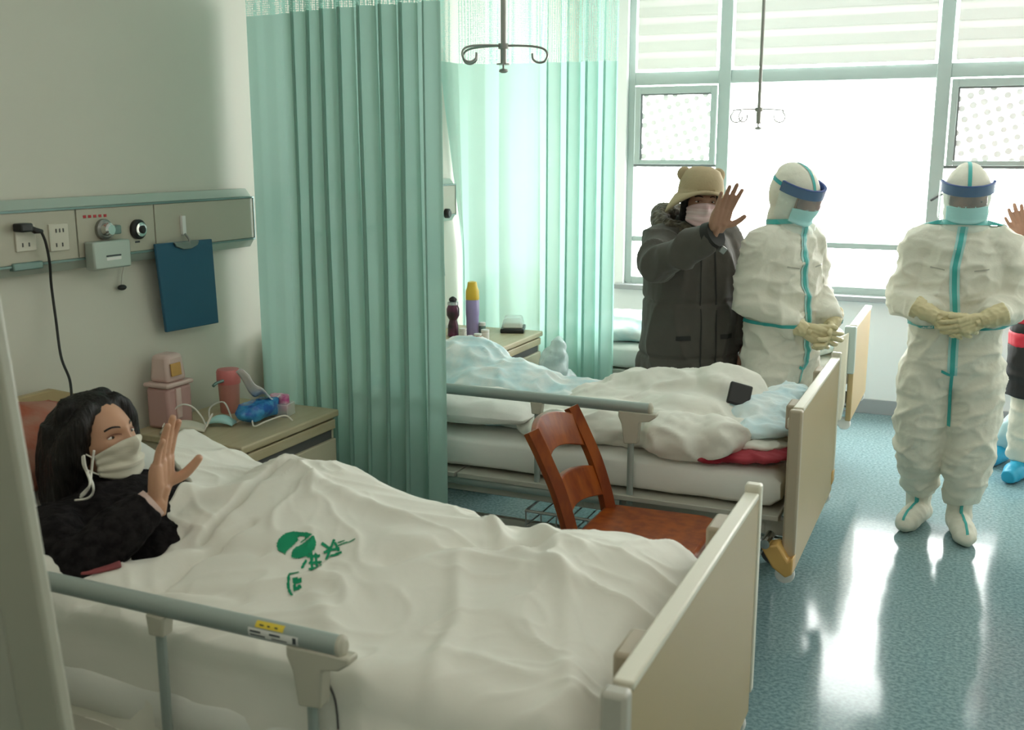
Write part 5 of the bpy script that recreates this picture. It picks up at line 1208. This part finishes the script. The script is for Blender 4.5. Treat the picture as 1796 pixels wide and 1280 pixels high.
def coatfn(q, n):
    a = np.clip(ridge(np.stack([q[:, 0]*7, q[:, 1]*7, q[:, 2]*3.0], 1)+1.2), 0, 1)**1.5; seam = np.exp(-((q[:, 2]-.80)/.010)**2)+np.exp(-((q[:, 2]-1.06)/.010)**2)
    return .020*a-.010*seam+.010*pn(q*8)+.003*pn(q*28)-.006
fin(ct, 'coat', 'coat', vox=.0085, fn=coatfn, it=5)
fu = MB(); ring = []
for i in range(26):
    t = 2*math.pi*i/26; ring.append((.135*math.sin(t), .045+.125*math.cos(t), 1.415+.030*math.cos(t)))
fu.tube(ring, [.040+.020*max(0, math.cos(2*math.pi*i/26)) for i in range(26)], 14, closed=True); fu.ell((-.075, .14, 1.445), (.075, .07, .065)); fu.ell((.05, .15, 1.43), (.08, .07, .06))
fin(fu, 'fur_hood', 'fur', vox=.008, fn=lambda q, n: .012*pn(q*45)+.010*pn(q*20), it=3)
sc = MB(); sc.tube([(0, -.01, 1.36), (0, -.012, 1.42), (0, -.016, 1.45)], [(.10, .10), (.092, .092), (.085, .085)], 22); fin(sc, 'dark_collar', 'coat_dark', vox=.008, fn=lambda q, n: .006*pn(q*20))
# button placket, cuff strap
pl_ = [(.02, -.3, 1.30), (.02, -.3, .95), (.02, -.3, .60)]
cobj = [c for c in wmn.children if c.name.startswith('coat')][0]; cbv = bvh_of(cobj.data)
for xx in (-.03, .05): strip(cbv, [(xx, -.3, 1.30), (xx, -.3, .95), (xx, -.3, .55)], (1, 0, 0), (0, 1, 0), .008, .003, 10, .5).build('placket_seam', 'coat_dark', wmn, world=False, smooth=180)
for sx in (-1, 1): strip(cbv, [(sx*.11-.035, -.3, .90), (sx*.11+.035, -.3, .90)], (0, 0, 1), (0, 1, 0), .022, .004, 6, .5).build('pocket_flap', 'coat_dark', wmn, world=False, smooth=180)
ax_ = (wri-elb).normalized(); MB().tube([elb.lerp(wri, .93), elb.lerp(wri, 1.04)], [.066, .058], 18).build('cuff', 'coat_dark', wmn, world=False, smooth=60)
MB().box(wri+WI.to_3x3() @ Vector((.045, -.02, -.06)), (.03, .012, .03), rot=(.4, .5, .3)).build('cuff_strap', 'steel', wmn, world=False, bevel=.003)
# trousers and shoes (hidden behind the bed)
for sx in (-1, 1):
    MB().tube([(sx*.09, 0, .70), (sx*.095, -.01, .42), (sx*.085, .02, .07)], [.095, .078, .065], 16).build('trouser_leg', 'coat_dark', wmn, world=False, smooth=60)
    MB().tube([(sx*.085, .06, .045), (sx*.088, -.03, .05), (sx*.095, -.16, .035)], [.042, .046, .03], 14).build('shoe', 'rubber', wmn, world=False, smooth=60)
# hat: felt crown, drooping brim, ears
hh = MB(); prof = [(.004, .150), (.045, .146), (.080, .128), (.097, .095), (.104, .055), (.106, .030)]; n = 40; v = []
rows = prof+[(.116, .024), (.132, .012), (.145, -.004), (.152, -.020)]
for r, z in rows:
    for j in range(n):
        a = 2*math.pi*j/n; dz = 0; rr_ = r
        if r > .107: dz = .030*(r-.106)/.05*math.cos(2*a+.5)+.016*(r-.106)/.05*math.cos(a-1.2); rr_ = r*(1-.06*math.cos(2*a))
        v.append(whm @ Vector((rr_*.93*math.sin(a), .012-rr_*1.06*math.cos(a), z+.012+dz+(.030*(r-.106)/.05*max(0, math.cos(a)) if r > .107 else 0))))
f = [(i*n+j, i*n+(j+1) % n, (i+1)*n+(j+1) % n, (i+1)*n+j) for i in range(len(rows)-1) for j in range(n)]; f.append(tuple(range(n)))
ho = MB().add(v, f).build('hat', 'hat', wmn, world=False, smooth=180); so = ho.modifiers.new('t', 'SOLIDIFY'); so.thickness = .007; so.offset = -1
ho.data.materials.append(M['hat_in']); so.material_offset = 0
for sx in (-1, 1):
    e = MB(); e.ell(whm @ Vector((sx*.080, .03, .128)), (.034, .020, .034), rot=whm.to_3x3()); fin(e, 'hat_ear', 'hat')
hr = MB(); R3w = whm.to_3x3(); hr.ell(whm @ Vector((0, .03, -.005)), (.084, .082, .10), rot=R3w); 
for sx in (-1, 1): hr.tube(bez([whm @ Vector((sx*.070, -.035, .045)), whm @ Vector((sx*.078, -.015, .0)), whm @ Vector((sx*.074, .02, -.08))], 4), .018, 10)
fin(hr, 'hair', 'hair', vox=.006, fn=lambda q, n: .004*pn(q*40), it=2)

# ------------------------------------------------------------------ person at the right edge: red and black coat, blue shoe covers, waving hand
p4l = Vector((.43, 6.08, 0)); p4 = thing('person', 'person in red and black coat with blue shoe covers at right edge', 'person', p4l, math.radians(-10), 'people in the ward'); PI_ = wm(p4).inverted()
phm = frame((0, -.01, 1.56), (-.1, -1, 0), (0, 0, 1)); hp = PI_ @ ony(1797, 425, 5.62); hfv = PI_.to_3x3() @ Vector((-.42, 0, 1)); 
bd = head_mb(phm, .98); bd.tube([(0, 0, .75), (0, .01, 1.0), (0, .01, 1.30), (0, 0, 1.40), (0, 0, 1.50)], [(.13, .10), (.12, .09), (.13, .09), (.055, .055), (.05, .05)], 18, ref=(1, 0, 0))
ps, pe = Vector((-.17, 0, 1.35)), Vector((-.12, -.20, 1.12)); pe = ps.lerp(hp, .5)+Vector((.06, -.02, -.16)); bd.tube([ps, pe, hp-hfv.normalized()*.03], [.045, .04, .026], 14); bd.tube([(.17, 0, 1.35), (.24, .02, 1.08), (.22, -.06, .84)], [.045, .038, .026], 14)
pf = [PI_ @ Vector((.315, 6.12, 0)), PI_ @ Vector((.235, 6.46, 0))]; pf = [pf[0], Vector((.10, .06, 0))]; pf2 = PI_ @ Vector((.225, 6.42, 0))
bd.tube([(-.08, 0, .80), pf[0]+Vector((0, .02, .45)), pf[0]+Vector((0, .02, .10))], [.075, .055, .04], 12); bd.tube([(.08, 0, .80), (.06, .14, .45), pf2+Vector((0, .0, .12))], [.075, .055, .04], 12)
h3, _, _ = hand_mb(hp, PI_.to_3x3() @ Vector((.9, .3, .3)), hfv, PI_.to_3x3() @ Vector((.1, -1, 0)), curl=(.05, .05, .08, .1), spread=(8, 2, -5, -13), thumb=(.88, .4, .15), fat=1.25); bd.add(h3.v, h3.f)
hme = fuse(bd, .0045, 2, .4); link_mesh('body', hme, 'skin_d', p4, world=False, smooth=180)
MB().tube(bez([ps, pe, hp-hfv.normalized()*.05], 6), [.080-.022*i/12 for i in range(13)], 16).build('sleeve', 'redjacket', p4, world=False, smooth=180); MB().tube(bez([(.17, 0, 1.35), (.24, .02, 1.08), (.22, -.06, .86)], 6), [.080-.018*i/12 for i in range(13)], 16).build('sleeve', 'redjacket', p4, world=False, smooth=180)
def ring_piece(nm, m, secs): 
    me = fuse(MB().sections(secs), .009, 2); displace(me, lambda q, n: .010*np.clip(ridge(np.stack([q[:, 0]*5, q[:, 1]*5, q[:, 2]*12], 1)), 0, 1)+.006*pn(q*12)-.005); link_mesh(nm, me, m, p4, world=False, smooth=180)
ring_piece('coat', 'redjacket', [(.865, .232, .175), (1.0, .225, .165), (1.2, .225, .155), (1.32, .20, .13), (1.40, .12, .10), (1.45, .085, .085)]); ring_piece('coat_stripe', 'blackjacket', [(.815, .236, .178), (.87, .234, .177)]); ring_piece('coat_hem', 'redjacket', [(.745, .242, .182), (.82, .237, .179)]); ring_piece('skirt', 'blackjacket', [(.47, .235, .178), (.60, .240, .182), (.755, .240, .181)])
for k, (tp_, ft_) in enumerate([((-.09, 0, .62), pf[0]), ((.07, .05, .62), pf2)]):
    g = MB(); g.tube(bez([tp_, (Vector(tp_)+Vector(ft_))/2+Vector((0, 0, .05)), Vector(ft_)+Vector((0, .02, .12))], 5), [.10-.02*i/10 for i in range(11)], 16); me = fuse(g, .009, 3); displace(me, lambda q, n: .012*np.clip(ridge(np.stack([q[:, 0]*6, q[:, 1]*6, q[:, 2]*14], 1)), 0, 1)+.008*pn(q*12)); link_mesh('gown_leg', me, 'isolation' if k else 'suit', p4, world=False, smooth=180)
    g = MB(); o_ = Vector(ft_); d = Vector((-.25, -1, 0)).normalized(); g.tube([o_-d*.10+Vector((0, 0, .055)), o_+Vector((0, 0, .062)), o_+d*.10+Vector((0, 0, .052)), o_+d*.17+Vector((0, 0, .040))], [.048, .056, .054, .036], 16); g.tube([o_+Vector((0, .02, .05)), o_+Vector((0, .02, .13))], [.06, .058], 14)
    me = fuse(g, .007, 3); displace(me, lambda q, n: .006*pn(q*22)); q, _ = co_no(me); q[:, 2] = np.maximum(q[:, 2], .002); set_co(me, q); link_mesh('shoe_cover', me, 'shoecover', p4, world=False, smooth=180)
PM_ = wm(p4) @ phm; pfb = face_bits(p4, head_mb(PM_, .98).mesh('h'), PM_); mask_on(p4, pfb, PM_, 'mask_teal')
hr = MB(); hr.ell(phm @ Vector((0, .03, .03)), (.092, .10, .104)); me = fuse(hr, .007, 2); displace(me, lambda q, n: .004*pn(q*40)); link_mesh('hair', me, 'hair', p4, world=False, smooth=180)
